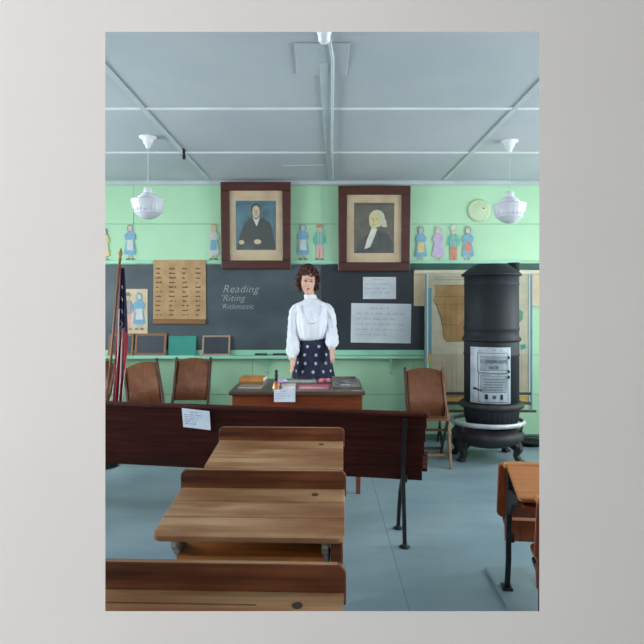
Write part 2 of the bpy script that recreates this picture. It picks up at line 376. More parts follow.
# framed portraits (plain generic sitters)
def portrait(px0, py0, px1, py1, fw, label, backc, kind, img):
    x0, z0, x1, z1 = flat_rect(px0, py0, px1, py1, YB-0.07); W, H = x1-x0, z1-z0
    root = empty('framed_portrait', ((x0+x1)/2, YB-0.045, z0), 0, label, 'picture', rx=R(3.2))
    T = TR((0, 0, 0), VERT)
    f = fw/F*YB
    q = MB()
    for a, b, c, d in ((-W/2, 0, W/2, f), (-W/2, H-f, W/2, H), (-W/2, f, -W/2+f, H-f), (W/2-f, f, W/2, H-f)):
        q.prism([(a, b), (c, b), (c, d), (a, d)], 0.035, M_frame, T)
    q.build('frame', root, bevel=0.007)
    q = MB(); q.prism([(-W/2+f*.8, f*.8), (W/2-f*.8, f*.8), (W/2-f*.8, H-f*.8), (-W/2+f*.8, H-f*.8)], 0.008, M_mat, T)
    q.build('mount', root)
    ix0, iz0, ix1, iz1 = [v for v in flat_rect(*img, YB-0.07)]
    cx = (x0+x1)/2; a, b, c, d = ix0-cx, iz0-z0, ix1-cx, iz1-z0
    w_, h_ = c-a, d-b
    q = MB(); T2 = TR((0, -0.008, 0), VERT)
    q.prism([(a, b), (c, b), (c, d), (a, d)], 0.001, backc, T2)
    def poly(pts, m, lay): q.prism([(a+u*w_, b+v*h_) for u, v in pts], 0.0007, m, TR((0, -0.009-0.0007*lay, 0), VERT))
    def ell(u, v, ru, rv, m, lay, n=20, a0=0, a1=2*pi): poly([(u+ru*math.cos(a0+(a1-a0)*i/n), v+rv*math.sin(a0+(a1-a0)*i/n)) for i in range(n)], m, lay)
    skin = mat('portrait_skin_'+kind, (206, 184, 142) if kind == 'a' else (212, 196, 140), None, (20, 20, 20), 0.8)
    coat = mat('portrait_coat_'+kind, (20, 36, 32) if kind == 'a' else (40, 50, 50), (18, 28, 28), (12, 12, 12), 0.8)
    hair = mat('portrait_hair_'+kind, (38, 34, 28) if kind == 'a' else (198, 198, 168), None, (20, 20, 20), 0.8)
    shirt = mat('portrait_shirt', (212, 214, 200), None, (20, 20, 20), 0.8)
    if kind == 'a':
        poly([(0.02, 0.02), (0.98, 0.02), (0.95, 0.3), (0.86, 0.55), (0.66, 0.66), (0.38, 0.66), (0.22, 0.56), (0.1, 0.3)], coat, 0)
        poly([(0.42, 0.66), (0.60, 0.66), (0.52, 0.48)], shirt, 1)
        ell(0.5, 0.81, 0.125, 0.14, hair, 1); ell(0.505, 0.78, 0.095, 0.125, skin, 2)
        ell(0.508, 0.76, 0.012, 0.03, hair, 3); ell(0.47, 0.80, 0.018, 0.008, hair, 3); ell(0.545, 0.80, 0.018, 0.008, hair, 3); ell(0.508, 0.71, 0.03, 0.007, mat('portrait_lip', (150, 96, 78)), 3)
        poly([(0.46, 0.655), (0.56, 0.655), (0.55, 0.63), (0.47, 0.63)], hair, 3)
        ell(0.14, 0.16, 0.07, 0.045, skin, 2); ell(0.54, 0.17, 0.09, 0.05, skin, 2)
        poly([(0.2, 0.14), (0.47, 0.12), (0.44, 0.02), (0.18, 0.02)], mat('portrait_lap', (34, 54, 48)), 1)
    else:
        poly([(0.02, 0.0), (0.98, 0.0), (0.97, 0.22), (0.84, 0.38), (0.62, 0.46), (0.40, 0.42), (0.16, 0.26)], coat, 0)
        ell(0.57, 0.69, 0.2, 0.17, hair, 1)
        poly([(0.62, 0.72), (0.80, 0.66), (0.82, 0.52), (0.70, 0.52)], hair, 1)
        ell(0.50, 0.65, 0.125, 0.165, skin, 2)
        ell(0.46, 0.68, 0.022, 0.009, coat, 3); ell(0.555, 0.68, 0.022, 0.009, coat, 3); ell(0.497, 0.63, 0.014, 0.035, mat('portrait_nose', (176, 150, 104)), 3); ell(0.50, 0.565, 0.035, 0.008, mat('portrait_lip', (150, 96, 78)), 3)
        poly([(0.44, 0.5), (0.58, 0.48), (0.52, 0.34), (0.40, 0.12), (0.26, 0.08), (0.33, 0.28)], shirt, 2)
    q.build('print', root)
    q = MB(); q.prism([(-W/2+f*.9, f*.9), (W/2-f*.9, f*.9), (W/2-f*.9, H-f*.9), (-W/2+f*.9, H-f*.9)], 0.002, pane_m, TR((0, -0.016, 0), VERT))
    q.build('glass', root)
    return root
portrait(221.2, 182.5, 291, 269, 8.6, 'dark framed portrait of a dark-haired man in black on a blue ground', mat('portrait_teal', (62, 114, 130), (30, 74, 92), (8, 8, 8), 0.8), 'a', (236, 201, 276, 250))
portrait(338.2, 186.3, 410, 271, 8.8, 'dark framed portrait of a white-haired person on a brown ground', mat('portrait_umber', (92, 84, 68), (58, 56, 50), (8, 8, 8), 0.8), 'b', (354, 203, 394, 253))

# paper cut-out children
def pm(n, c): return mat('paper_'+n, c, None, (25, 25, 25), 0.85)
blue, lav, pk, wt, flesh, brn, tealc, red_, yel, navy = pm('blue', (128, 176, 200)), pm('lavender', (196, 176, 208)), pm('pink', (222, 176, 170)), pm('white', (206, 210, 206)), pm('flesh', (208, 192, 164)), pm('brown', (140, 136, 128)), pm('teal', (112, 190, 178)), pm('coral', (204, 140, 122)), pm('yellow', (220, 200, 140)), pm('denim', (150, 158, 168))
def doll(px, py0, py1, kind, c_body, c_front, c_head, label, Y=YB-0.003, parent=None, tn='paper_cutout'):
    """a paper figure stuck to the wall: head, body, arms, legs in coloured layers"""
    p0 = P(px, py1, Y); H = P(px, py0, Y).z-p0.z
    T = lambda l: TR((p0.x, Y-0.0012*l, p0.z), VERT)
    q = MB()
    def poly(pts, m, l): q.prism([(u*H, v*H) for u, v in pts], 0.0012, m, T(l))
    def ell(u, v, a, b, m, l, n=16): poly([(u+a*math.cos(2*pi*i/n), v+b*math.sin(2*pi*i/n)) for i in range(n)], m, l)
    for s in (-1, 1):
        if kind == 'boy':
            poly([(s*0.01, 0.05), (s*0.09, 0.05), (s*0.10, 0.45), (s*0.0, 0.45)], c_front, 0)
        else:
            poly([(s*0.025, 0.03), (s*0.07, 0.03), (s*0.07, 0.22), (s*0.025, 0.22)], flesh, 0)
        poly([(s*0.02, 0.0), (s*0.12, 0.0), (s*0.11, 0.05), (s*0.03, 0.05)], brn, 0)
    if kind == 'girl':
        poly([(-0.17, 0.18), (-0.10, 0.14), (0.10, 0.14), (0.17, 0.18), (0.12, 0.45), (0.09, 0.55), (0.12, 0.72), (0.05, 0.80), (-0.05, 0.80), (-0.12, 0.72), (-0.09, 0.55), (-0.12, 0.45)], c_body, 1)
        poly([(-0.10, 0.27), (0.10, 0.27), (0.07, 0.56), (-0.07, 0.56)], c_front, 2)
        for s in (-1, 1): poly([(s*0.09, 0.76), (s*0.155, 0.68), (s*0.13, 0.56), (s*0.02, 0.56), (s*0.02, 0.61), (s*0.08, 0.64)], c_body, 3)
        ell(0, 0.88, 0.085, 0.115, c_head, 2); ell(0.0, 0.87, 0.055, 0.075, flesh, 3)
    else:
        poly([(-0.10, 0.42), (0.10, 0.42), (0.12, 0.74), (0.05, 0.80), (-0.05, 0.80), (-0.12, 0.74)], c_body, 1)
        for s in (-1, 1):
            poly([(s*0.10, 0.76), (s*0.18, 0.60), (s*0.17, 0.46), (s*0.13, 0.46), (s*0.12, 0.60), (s*0.07, 0.68)], c_body, 0)
            poly([(s*0.03, 0.45), (s*0.05, 0.45), (s*0.06, 0.79), (s*0.04, 0.79)], c_front, 2)
        ell(0, 0.87, 0.065, 0.09, flesh, 2); poly([(-0.12, 0.90), (0.12, 0.90), (0.07, 0.93), (0.06, 0.99), (-0.06, 0.99), (-0.07, 0.93)], c_head, 3)
    if parent: return q.build(tn, parent)
    return q.build(tn, label=label, cat='paper figure', group='paper children pinned along the back wall')
doll(104.5, 228, 261, 'girl', yel, wt, brn, 'paper cut-out figure half cut off at the left edge of the view, above the chalkboard')
doll(130, 224, 260, 'girl', blue, wt, navy, 'paper cut-out girl in a blue dress above the tip of the flag pole')
doll(213.5, 224, 260, 'girl', wt, blue, yel, 'paper cut-out girl with fair hair and pale skirt, just left of the dark-haired portrait')
doll(303, 223.5, 260, 'girl', blue, wt, blue, 'paper cut-out girl in blue bonnet and white apron above the mannequin')
doll(319.5, 224, 260, 'boy', tealc, pk, red_, 'paper cut-out boy in teal shirt and pinkish trousers between the two portraits')
doll(421, 226, 262, 'girl', blue, yel, blue, 'paper cut-out girl in blue with a yellow and white apron, beside the white-haired portrait')
doll(438, 226, 262, 'girl', lav, lav, lav, 'paper cut-out girl all in pale lavender, right of the portraits')
doll(453.5, 226, 262, 'boy', tealc, red_, wt, 'paper cut-out boy in green shirt and coral trousers above the map')
doll(468, 226, 262, 'girl', blue, red_, navy, 'paper cut-out girl in blue dress with coral apron, nearest the black stove')

# picture with two figures on the board
x0, z0, x1, z1 = flat_rect(121, 289, 147.5, 333.5, YB-0.02)
q = MB(); q.prism(rrect(x0, z0, x1, z1, (0, 0, 0, 0)), 0.003, M_beige, TR((0, YB-0.018, 0), VERT))
pp = q.build('drawing', label='drawing of a boy and a girl in blue, taped up behind the flag', cat='drawing')
doll(127.5, 292, 330, 'boy', navy, pk, brn, None, YB-0.0215, pp, 'drawn_figure')
doll(139.3, 292, 330, 'girl', blue, wt, blue, None, YB-0.0215, pp, 'drawn_figure')

# word chart
x0, z0, x1, z1 = flat_rect(153, 260, 206, 324.5, YB-0.03)
root = empty('word_chart', ((x0+x1)/2, YB-0.022, z0), 0, 'brown paper word chart with four columns of small words hung on the chalkboard', 'chart')
W, H = x1-x0, z1-z0
q = MB(); q.prism([(-W/2, 0.045), (W/2, 0.045), (W/2-0.004, H), (-W/2+0.004, H)], 0.006, M_brownpaper, TR((0, 0, 0), VERT)); q.build('sheet', root)
q = MB(); q.box((0, -0.008, 0.03), (W, 0.028, 0.052), M_rollwood); q.build('roller', root, bevel=0.008)
q = MB(); words = MB(); rr = random.Random(3)
T = TR((0, -0.0062, 0), VERT)
for r in range(11):
    for c in range(4):
        xw = -W/2+0.028+c*0.138*W/0.55; zw = H-0.095-r*0.0478*H/0.667
        scribble(words, xw, xw+rr.uniform(0.045, 0.075), zw, 0.018, T, M_ink3, 0.0006, 0.3, rr)
words.build('chart_words', root, kind='stuff')
q.bm.free()

# papers on the right board
for (a, b, c, d, rot, lab, nl, hh) in ((363, 277, 396, 299, 0, 'small white paper sheet taped to the chalkboard under the white-haired portrait', 4, 0.018), (351, 303.5, 411, 343, 0.9, 'large white paper sheet with faint handwriting taped to the dark chalkboard', 6, 0.02)):
    x0, z0, x1, z1 = flat_rect(a, b, c, d, YB-0.02); W, H = x1-x0, z1-z0
    q = MB(); Tm = TR(((x0+x1)/2, YB-0.0175, (z0+z1)/2), (pi/2, R(rot), 0))
    q.prism(rrect(-W/2, -H/2, W/2, H/2, (0, 0, 0, 0)), 0.0015, M_paper, Tm)
    rr = random.Random(int(a)); T2 = TR(((x0+x1)/2, YB-0.0192, (z0+z1)/2), (pi/2, R(rot), 0))
    scribble(q, -W*0.18, W*0.12, H*0.36, hh, T2, M_ink, 0.0005, 0.2, rr)
    for i in range(nl-1): scribble(q, -W*0.42, W*rr.uniform(0.1, 0.44), H*(0.36-0.8*(i+1)/nl), hh, T2, M_ink, 0.0005, 0.16, rr)
    q.build('paper_sheet', label=lab, cat='paper sheet')

# flue cover
c = P(479, 210.5, YB)
q = MB(); T = TR((c.x, YB-0.001, c.z), VERT)
q.lathe([(0.118, 0), (0.118, 0.006), (0.105, 0.014), (0.086, 0.009), (0.07, 0.012), (0.04, 0.016), (0.006, 0.017)], m=mat('flue_cover_cream', (196, 214, 178), (184, 204, 168), (9, 9, 9), 0.45), T=T)
q.ball((0.045, 0.02, 0.018), 0.008, M_ink3, 8, T)
q.build('flue_cover', label='round cream disc flue cover high on the mint wall', cat='flue cover')

# ------------------------------------------------------------------ map rack on the right
x0, z0, x1, z1 = flat_rect(414, 270, 556, 306, YB-0.03)
root = empty('wall_map', ((x0+x1)/2, YB-0.03, z1), 0, 'rolled-up beige wall map hung behind the map stand', 'map')
q = MB(); q.box((0, 0.008, -(z1-z0)/2), (x1-x0, 0.004, z1-z0), M_beige); q.build('sheet', root)
q = MB(); q.box((0, -0.002, -0.022), (x1-x0, 0.03, 0.044), mat('roller_cover', (214, 206, 186), None, (4, 4, 4), 0.6)); q.build('roller', root, bevel=0.01)
YM = 6.0
def m6(px, py): p = P(px, py, YM); return p.x, p.z
root = empty('map_stand', (m6(478, 0)[0], YM, 0), 0, 'tall map stand with a brown state map on it, behind the black stove', 'map stand')
ox = root.location.x
q = MB()
xl, zt_ = m6(426, 274); xr, _ = m6(531, 274)
M_bluem = mat('map_blue_edge', (58, 118, 144), (74, 134, 156), (3, 3, 9), 0.4)
for x in (xl, xr):
    p = MB(); zlow = 0.30 if x == xl else 0.33
    p.box((x-ox, 0.0, (zt_+zlow)/2), (0.022, 0.02, zt_-zlow), M_bluem if x == xr else mat('map_grey_edge', (128, 150, 158), None, rough=0.5))
    p.box((x-ox+(0.014 if x == xl else -0.016), -0.002, (zt_+zlow)/2), (0.014, 0.014, zt_-zlow), mat('map_white_edge', (202, 214, 218), None))
    p.build('upright', root, bevel=0.003)
for px0, px1, py, hh in ((428, 531, 393.5, 0.028), (428, 531, 403.0, 0.03), (436, 536, 411.0, 0.024)):
    p = MB(); a = m6(px0, py); b = m6(px1, py)
    p.box(((a[0]+b[0])/2-ox, -0.004, a[1]), (b[0]-a[0], 0.03, hh), wood('map_rail_wood', (92, 78, 62), (60, 48, 40), 'x')); p.build('rail', root, bevel=0.004)
for px in (440, 512):
    p = MB(); a = m6(px, 411); p.tube([(a[0]-ox, 0, a[1]), (a[0]-ox, 0.01, 0.2), (a[0]-ox, -0.10, 0.0)], 0.011, M_iron); p.tube([(a[0]-ox, 0.01, 0.2), (a[0]-ox, 0.13, 0.0)], 0.011, M_iron); p.build('leg', root)
def sheet(name, px0, py0, px1, py1, y, m, t=0.004):
    a = m6(px0, py1); b = m6(px1, py0)
    p = MB(); p.prism(rrect(a[0]-ox, a[1], b[0]-ox, b[1], (0, 0, 0, 0)), t, m, TR((0, y, 0), VERT)); return p
p = sheet('m', 428, 274, 530, 354, 0, mat('map_sheet', (188, 184, 162), (172, 168, 144), (7, 7, 7), 0.8))
def mpoly(p, pts, m, l): p.prism([(m6(u, v)[0]-ox, m6(u, v)[1]) for u, v in pts], 0.0008, m, TR((0, -0.004-0.0008*l, 0), VERT))
M_ochre = mat('map_ochre', (168, 138, 92), (150, 114, 66), (6, 6, 6), 0.8); M_line = mat('map_line', (104, 88, 66), None)
mpoly(p, [(428, 288), (431.5, 288), (431.5, 354), (428, 354)], mat('map_water', (98, 146, 158), None), 0)
mpoly(p, [(434, 285), (474, 285), (500, 285), (500, 341), (474, 341), (463, 341.5), (446, 341.5), (443.5, 338), (442, 325), (440, 316), (437, 307), (433.5, 300), (435, 293)], M_ochre, 0)
for (a, b, c, d) in ((434.5, 296.5, 474, 296.9), (434, 304, 474, 304.3), (441, 324.5, 474, 324.9), (446, 341, 474, 341.6), (434, 285, 474, 285.4), (434, 277, 520, 277.3), (434, 279.6, 520, 280)): mpoly(p, [(a, b), (c, b), (c, d), (a, d)], M_line, 1)
for a in (445, 450, 456, 462): mpoly(p, [(a, 290), (a+0.2, 290), (a+0.2, 340), (a, 340)], M_line, 1)
mpoly(p, [(433.5, 300), (434, 300), (437.6, 307), (440.6, 316), (442.6, 325), (444, 338), (443.4, 338), (441.9, 325), (439.8, 316), (436.8, 307)], M_line, 2)
mpoly(p, [(455, 329), (462, 320), (470, 322), (470, 341), (458, 341)], mat('map_rust', (160, 122, 80), None), 1)
mpoly(p, [(516, 311), (519, 309), (523, 312), (522.5, 319), (519, 323), (516, 321)], mat('map_green', (92, 144, 108), None), 1)
mpoly(p, [(520, 345), (525, 344), (526, 348), (521, 350)], mat('map_teal', (46, 150, 140), None), 1)
mpoly(p, [(517, 337), (521, 337.5), (521, 340), (517, 340)], mat('map_red', (196, 96, 70), None), 1)
p.build('map_sheet', root, label='brown and ochre state map')
p = sheet('m', 429, 354, 530, 391.5, 0.001, mat('lower_chart', (182, 172, 150), (166, 155, 134), (6, 6, 6), 0.8))
for a in range(436, 526, 5): mpoly(p, [(a, 356), (a+1.2, 356), (a+1.2, 391), (a, 391)], mat('chart_stripe', (176, 160, 138), None), 0)
mpoly(p, [(429, 354), (432, 354), (432, 372), (429, 372)], mat('chart_multi_a', (212, 148, 78), None), 1)
mpoly(p, [(429, 360), (431, 361), (431, 369), (429, 370)], mat('chart_multi_b', (112, 180, 90), None), 2)
p.build('chart_sheet', root, label='pale lower chart with upright columns')
p = sheet('m', 436, 396, 530, 401, 0.002, mat('chart_gold', (206, 164, 84), (180, 140, 90), (6, 6, 6), 0.8)); p.build('chart_strip', root)

# ------------------------------------------------------------------ pendant lamps
def pendant(px, py_can, py_bot, label, Y):
    X = (px-322)/F*Y
    root = empty('pendant_lamp', (X, Y, CH), 0, label, 'ceiling lamp', 'schoolhouse pendant lamps')
    q = MB(); q.lathe([(0.066, 0), (0.065, -0.010), (0.046, -0.018), (0.038, -0.030), (0.034, -0.052), (0.022, -0.058), (0.018, -0.08), (0.008, -0.09)], m=M_white); q.build('canopy', root)
    zs_ = P(px, py_bot, Y).z-CH                       # bottom of the glass
    k = 0.00735*Y/4.6                                  # metres per photo pixel
    top = zs_+33.5*k
    q = MB(); n = int(abs(top+0.09)/0.02)
    for i in range(n):
        z = -0.09+(top+0.09)*i/n; z2 = -0.09+(top+0.09)*(i+1)/n
        q.tube([(0.004*(-1)**i, 0, z), (-0.004*(-1)**i, 0, z2)], 0.003, M_cord, 6)
    q.build('chain', root)
    q = MB(); q.lathe([(0.01, top+0.0), (4.2*k, top-0.003), (4.6*k, top-5*k), (5.2*k, top-6*k), (4*k, top-6.2*k)], m=M_white); q.build('fitter', root)
    q = MB()
    q.lathe([(r_*k, top-z_*k) for r_, z_ in ((5, 5.8), (5.4, 6.6), (7.6, 6.9), (8.0, 8.6), (7.8, 8.8), (10.2, 9.0), (10.6, 11.2), (10.2, 11.4), (12.4, 11.8), (12.8, 12.6), (16.9, 12.9), (17.3, 13.6), (17.0, 14.2), (15.6, 20), (13.8, 26), (14.2, 26.4), (13.0, 27.2), (11, 29), (8, 31.2), (4.5, 32.8), (0.5, 33.5))], m=M_glass, seg=48)
    for i in range(24):
        a = 2*pi*i/24; q.tube([(16.6*k*math.cos(a), 16.6*k*math.sin(a), top-14.5*k), (14.1*k*math.cos(a), 14.1*k*math.sin(a), top-25.5*k)], 0.003, M_glass, 6)
    q.build('shade', root)
    return root
pendant(148, 137, 219.5, 'white glass schoolhouse pendant lamp hanging above the flag side, left of the two', 4.56)
pendant(509.5, 141, 223.5, 'white glass schoolhouse pendant lamp hanging above the black stove', 4.67)
q = MB(); q.lathe([(0.034, 0), (0.034, -0.02), (0.029, -0.028), (0.027, -0.055), (0.018, -0.066), (0.004, -0.07)], m=M_white)
cr = empty('lampholder', (0.010, 2.77, CH), 0, 'bare white porcelain lampholder on the ceiling at the head of the conduit', 'lamp holder')
q.build('socket', cr)
q = MB(); q.tube([(0.02, 0.03, -0.012), (0.045, 0.3, -0.012), (0.07, 2.0, -0.02), (0.10, 3.25, -0.02)], 0.008, M_batten, 8); q.build('conduit', cr)
q = MB(); c = P(184, 156, 4.9); q.lathe([(0.004, 0.0), (0.012, -0.01), (0.010, -0.05), (0.016, -0.06), (0.012, -0.085), (0.003, -0.09)], m=M_iron, seg=12)
q.tube([(0, 0, 0), (-0.05, 0.02, 0.0)], 0.003, M_iron, 6)
q.build('ceiling_hook', loc=(c.x, 4.9, CH-0.001), label='small black hook hanging from the ceiling near the left batten', cat='hook')

# ------------------------------------------------------------------ slates and things on the chalk tray
ZT = zt2-0.002
def slate(px0, py0, px1, py1, frame_m, inner_m, label, name='slate', lean=12, fr=0.022):
    Yp = YB-0.07; x0, z0, x1, z1 = flat_rect(px0, py0, px1, py1, Yp)
    W, H = x1-x0, (z1-ZT)/math.cos(R(lean))
    root = empty(name, ((x0+x1)/2, Yp, ZT+0.002), 0, label, 'slate', 'writing slates on the chalk tray', rx=-R(lean))
    T = TR((0, 0, 0), VERT); q = MB()
    for a, b, c, d in ((-W/2, 0, W/2, fr), (-W/2, H-fr, W/2, H), (-W/2, fr, -W/2+fr, H-fr), (W/2-fr, fr, W/2, H-fr)):
        q.prism([(a, b), (c, b), (c, d), (a, d)], 0.012, frame_m, T)
    q.build('frame', root, bevel=0.002)
    q = MB(); q.prism([(-W/2+fr*.7, fr*.7), (W/2-fr*.7, fr*.7), (W/2-fr*.7, H-fr*.7), (-W/2+fr*.7, H-fr*.7)], 0.005, inner_m, TR((0, -0.002, 0), VERT)); q.build('slate_board', root)
M_sl = mat('slate_face', (54, 62, 74), (44, 52, 62), (6, 6, 6), 0.5)
M_fr1 = wood('slate_frame', (154, 112, 78), (116, 80, 52), 'x'); M_fr2 = wood('slate_frame_pale', (196, 164, 146), (160, 126, 108), 'x')
slate(108, 334.5, 133, 354, M_fr1, M_sl, 'wooden framed slate partly hidden behind the flag')
slate(134.5, 334, 166, 354, M_fr1, M_sl, 'brown framed slate beside the teal board, above the tilted chair', fr=0.026)
slate(202, 336, 230, 356, M_fr2, M_sl, 'pale wood framed slate right of the teal board', fr=0.018)
x0, z0, x1, z1 = flat_rect(167.7, 336, 195.5, 355, YB-0.07)
q = MB(); q.box((0, 0, (z1-ZT)/2), (x1-x0, 0.006, z1-ZT), mat('teal_board', (44, 146, 132), (38, 134, 122), (6, 6, 6), 0.6))
q.build('teal_board', loc=((x0+x1)/2, YB-0.058, ZT+0.001), rot=(-R(10), 0, 0), label='plain teal green board leaning on the chalk tray between slates', cat='board')
for px, wd, lab in ((261, 0.125, 'thin black chalkboard eraser on the tray, farther from the mannequin'), (280, 0.15, 'black felt eraser on the tray, right beside the mannequin')):
    x = P(px, 0, YB-0.05).x; r_ = empty('eraser', (x, YB-0.05, ZT), 0, lab, 'eraser', 'erasers on the chalk tray')
    q = MB(); q.box((0, 0, 0.007), (wd, 0.045, 0.014), mat('eraser_felt', (60, 62, 66), None)); q.build('felt', r_, bevel=0.003)
    q = MB(); q.box((0, 0, 0.018), (wd*0.98, 0.042, 0.008), mat('eraser_back', (30, 34, 36), None)); q.build('grip', r_, bevel=0.003)

# ------------------------------------------------------------------ flag
Yf = 5.2
tip = P(121, 249, Yf); low = P(107, 400, Yf); d = (low-tip).normalized()
foot = tip+d*((tip.z-0.03)/-d.z)
root = empty('flag', (foot.x, Yf, 0), 0, 'american flag drooping on a leaning wooden pole beside the chalkboard', 'flag')
q = MB(); o_ = Vector((foot.x, Yf, 0))
tp = tip-d*0.0
q.tube([foot-o_, tp-d*(-0.1)-o_], 0.011, wood('flag_pole_wood', (150, 92, 52), (116, 66, 34), 'z'), 10); q.build('pole', root)
q = MB(); a = tp+d*0.1-o_
q.tube([a, a-d*0.02, a-d*0.03, a-d*0.06, a-d*0.11], [0.012, 0.016, 0.010, 0.019, 0.002], mat('gilt_spear', (150, 104, 60), None, rough=0.35, metal=0.5), 10); q.build('finial', root)
q = MB(); q.lathe([(0.14, 0), (0.14, 0.015), (0.06, 0.04), (0.022, 0.06), (0.018, 0.12), (0.012, 0.12)], m=M_iron); q.build('base', root)
fr_, fw_, fb_ = mat('flag_red', (172, 34, 48), (150, 24, 38), (20, 20, 6), 0.8), mat('flag_white', (216, 208, 208), None, (20, 20, 6), 0.8), mat('flag_navy', (40, 36, 72), (28, 26, 56), (20, 20, 6), 0.8)
q = MB(); NU, NV = 56, 48; mid = [q._m(fr_), q._m(fw_), q._m(fb_)]
grid = []
for v in range(NV+1):
    t = v/NV; py = 268+137*t
    base = P(121-14*(py-247)/153+1.0, py, Yf)
    lx = 0.010+0.0*t; wdt = 0.035+0.055*min(1, t*2.2)-0.04*max(0, t-0.6)
    row = []
    for u in range(NU+1):
        s = u/NU
        ph = s*3*2*pi+1.2*math.sin(t*5)
        drop = 0.16*s*s*t
        shift = 0.012+0.075*t-0.02*t*t
        row.append(q.bm.verts.new((base.x-o_.x+lx+shift*0.9+wdt*(s-0.18), -0.02+0.035*math.sin(ph)*(0.35+0.65*t)-0.01, base.z-drop+0.02*math.sin(ph)*t)))
    grid.append(row)
for v in range(NV):
    for u in range(NU):
        f = q.bm.faces.new((grid[v][u], grid[v][u+1], grid[v+1][u+1], grid[v+1][u])); f.smooth = True
        s = u/NU; t = v/NV
        if t < 0.40-0.12*(s < 0.25) and s > 0.0:
            star = (v % 4 == 2 and u % 14 in (2, 3, 4) and v > 5)
            f.material_index = mid[1] if star else mid[2]
        else:
            f.material_index = mid[int(s*4.4+t*1.2) % 2]
ob = q.build('flag_cloth', root); so = ob.modifiers.new('s', 'SOLIDIFY'); so.thickness = 0.002

# ------------------------------------------------------------------ folding chairs
def chair(x, y, rz, label, hb=0.83, ph=0.41, ry=0, mats=(M_ply, M_chair, M_chairlt), w_=0.35):
    ply, fm, lm = mats
    root = empty('folding_chair', (x, y, 0), rz, label, 'chair', 'wooden folding chairs along the back wall', ry=ry)
    hw = w_/2
    for s in (-1, 1):        # long uprights: top of back to front foot
        q = MB(); q.strap([(s*hw, 0.24, hb), (s*hw, 0.10, hb-0.30), (s*hw, -0.02, 0.42), (s*(hw-0.016), -0.23, 0.0)], 0.022, [0.028, 0.034, 0.036, 0.03], lm if s > 0 and lm is M_chairlt else fm)
        q.build('upright', root, bevel=0.003)
        q = MB(); q.strap([(s*(hw-0.028), -0.16, 0.40), (s*(hw-0.028), 0.0, 0.24), (s*(hw-0.028), 0.20, 0.0)], 0.02, 0.032, fm)
        q.build('leg', root, bevel=0.003)
    for zz, yy in ((0.10, -0.16), (0.30, -0.075)):
        q = MB(); q.box((0, yy, zz), (w_, 0.018, 0.022), lm if zz < 0.2 else fm); q.build('stretcher', root, bevel=0.004)
    q = MB(); q.box((0, 0.13, 0.09), (w_-0.06, 0.016, 0.02), fm); q.build('stretcher', root, bevel=0.004)
    q = MB()       # curved plywood back, arched top
    n = 14; A = math.atan2(0.14, 0.30)
    front = []; z0 = hb-ph-0.015
    for k in range(n+1):
        u = -1+2*k/n; xx = u*(hw-0.012)
        dz = 0.03*(1-u*u)
        front.append((xx, 0.0+0.016*(1-u*u), z0, hb-0.035+dz))
    V = []
    for (xx, cy, za_, zb_) in front:
        for zz in (za_, za_+(zb_-za_)/2, zb_):
            yb = 0.24-(hb-zz)*0.467 if zz > hb-0.3 else 0.10-(hb-0.3-zz)*0.75
            V.append((xx, yb+cy, zz))
    m_ = len(V); V += [(a, b+0.009, c) for a, b, c in V]
    Fs = []
    for k in range(n):
        for j in range(2):
            a = k*3+j; Fs += [(a, a+3, a+4, a+1), (m_+a, m_+a+1, m_+a+4, m_+a+3)]
        Fs += [(k*3, m_+k*3, m_+k*3+3, k*3+3), (k*3+2, k*3+5, m_+k*3+5, m_+k*3+2)]
    for k in (0, n):
        for j in range(2): a = k*3+j; Fs.append((a, a+1, m_+a+1, m_+a))
    q.raw(V, Fs, ply, True); q.build('backrest', root)
    q = MB(); q.prism(rrect(-hw+0.014, -0.22, hw-0.014, 0.13, (0.04, 0.04, 0.01, 0.01)), 0.016, ply, TR((0, 0, 0.385), (-R(5), 0, 0))); q.build('seat', root, bevel=0.004)
    return root
chair((427.5-322)/F*5.35, 5.34, R(-1), 'wooden folding chair with arched plywood back, left of the black stove', 0.815, 0.395)
chair(-1.235, 5.60, R(3), 'upright dark wooden folding chair under the teal board', 0.885, 0.37, mats=(M_ply, M_chair, M_chair), w_=0.33)
chair(-1.55, 5.62, R(10), 'wooden folding chair leaning sideways next to the flag', 0.86, 0.39, ry=-R(12), mats=(M_ply, M_chair, M_chair), w_=0.32)
chair(-2.20, 5.62, R(-6), 'wooden folding chair cut off at the left edge behind the flag pole', 0.86, 0.385, mats=(mat('chair_maroon', (74, 34, 32), None, rough=0.4), M_chair, M_chair), w_=0.35)

# ------------------------------------------------------------------ stove
ZX = (490-322)/F*5.5+0.012
sv = empty('stove', (ZX, 5.5, 0), 0, 'tall round black jacketed heating stove with silver door near the right wall', 'stove')
Zy = lambda py, Y=5.5: CAMH-(py-HZ)/F*Y
k = 5.5/F
q = MB()
q.lathe([(0.004, Zy(263.5)), (0.13, Zy(264.2)), (0.15, Zy(265)), (0.20, Zy(268.5)), (0.25, Zy(272.8)), (0.268, Zy(274.3)), (0.268, Zy(276)), (0.24, Zy(276.5))], m=M_stove, seg=48); q.build('lid', sv)
q = MB()
prof = [(0.235, Zy(276)), (0.243, Zy(276.5)), (0.243, Zy(283)), (0.248, Zy(283.6)), (0.248, Zy(284.6)), (0.243, Zy(285.2)), (0.243, Zy(326)), (0.249, Zy(327)), (0.249, Zy(329)), (0.243, Zy(330)), (0.243, Zy(334)), (0.246, Zy(336)), (0.262, Zy(338)), (0.262, Zy(340)), (0.245, Zy(341))]
q.lathe(prof, m=M_stove, seg=56); q.build('upper_jacket', sv)
q = MB(); q.lathe([(0.24, Zy(340)), (0.245, Zy(341)), (0.245, Zy(352)), (0.25, Zy(353)), (0.25, Zy(354)), (0.245, Zy(355)), (0.245, Zy(401)), (0.23, Zy(402))], m=M_stove, seg=56); q.build('lower_jacket', sv)
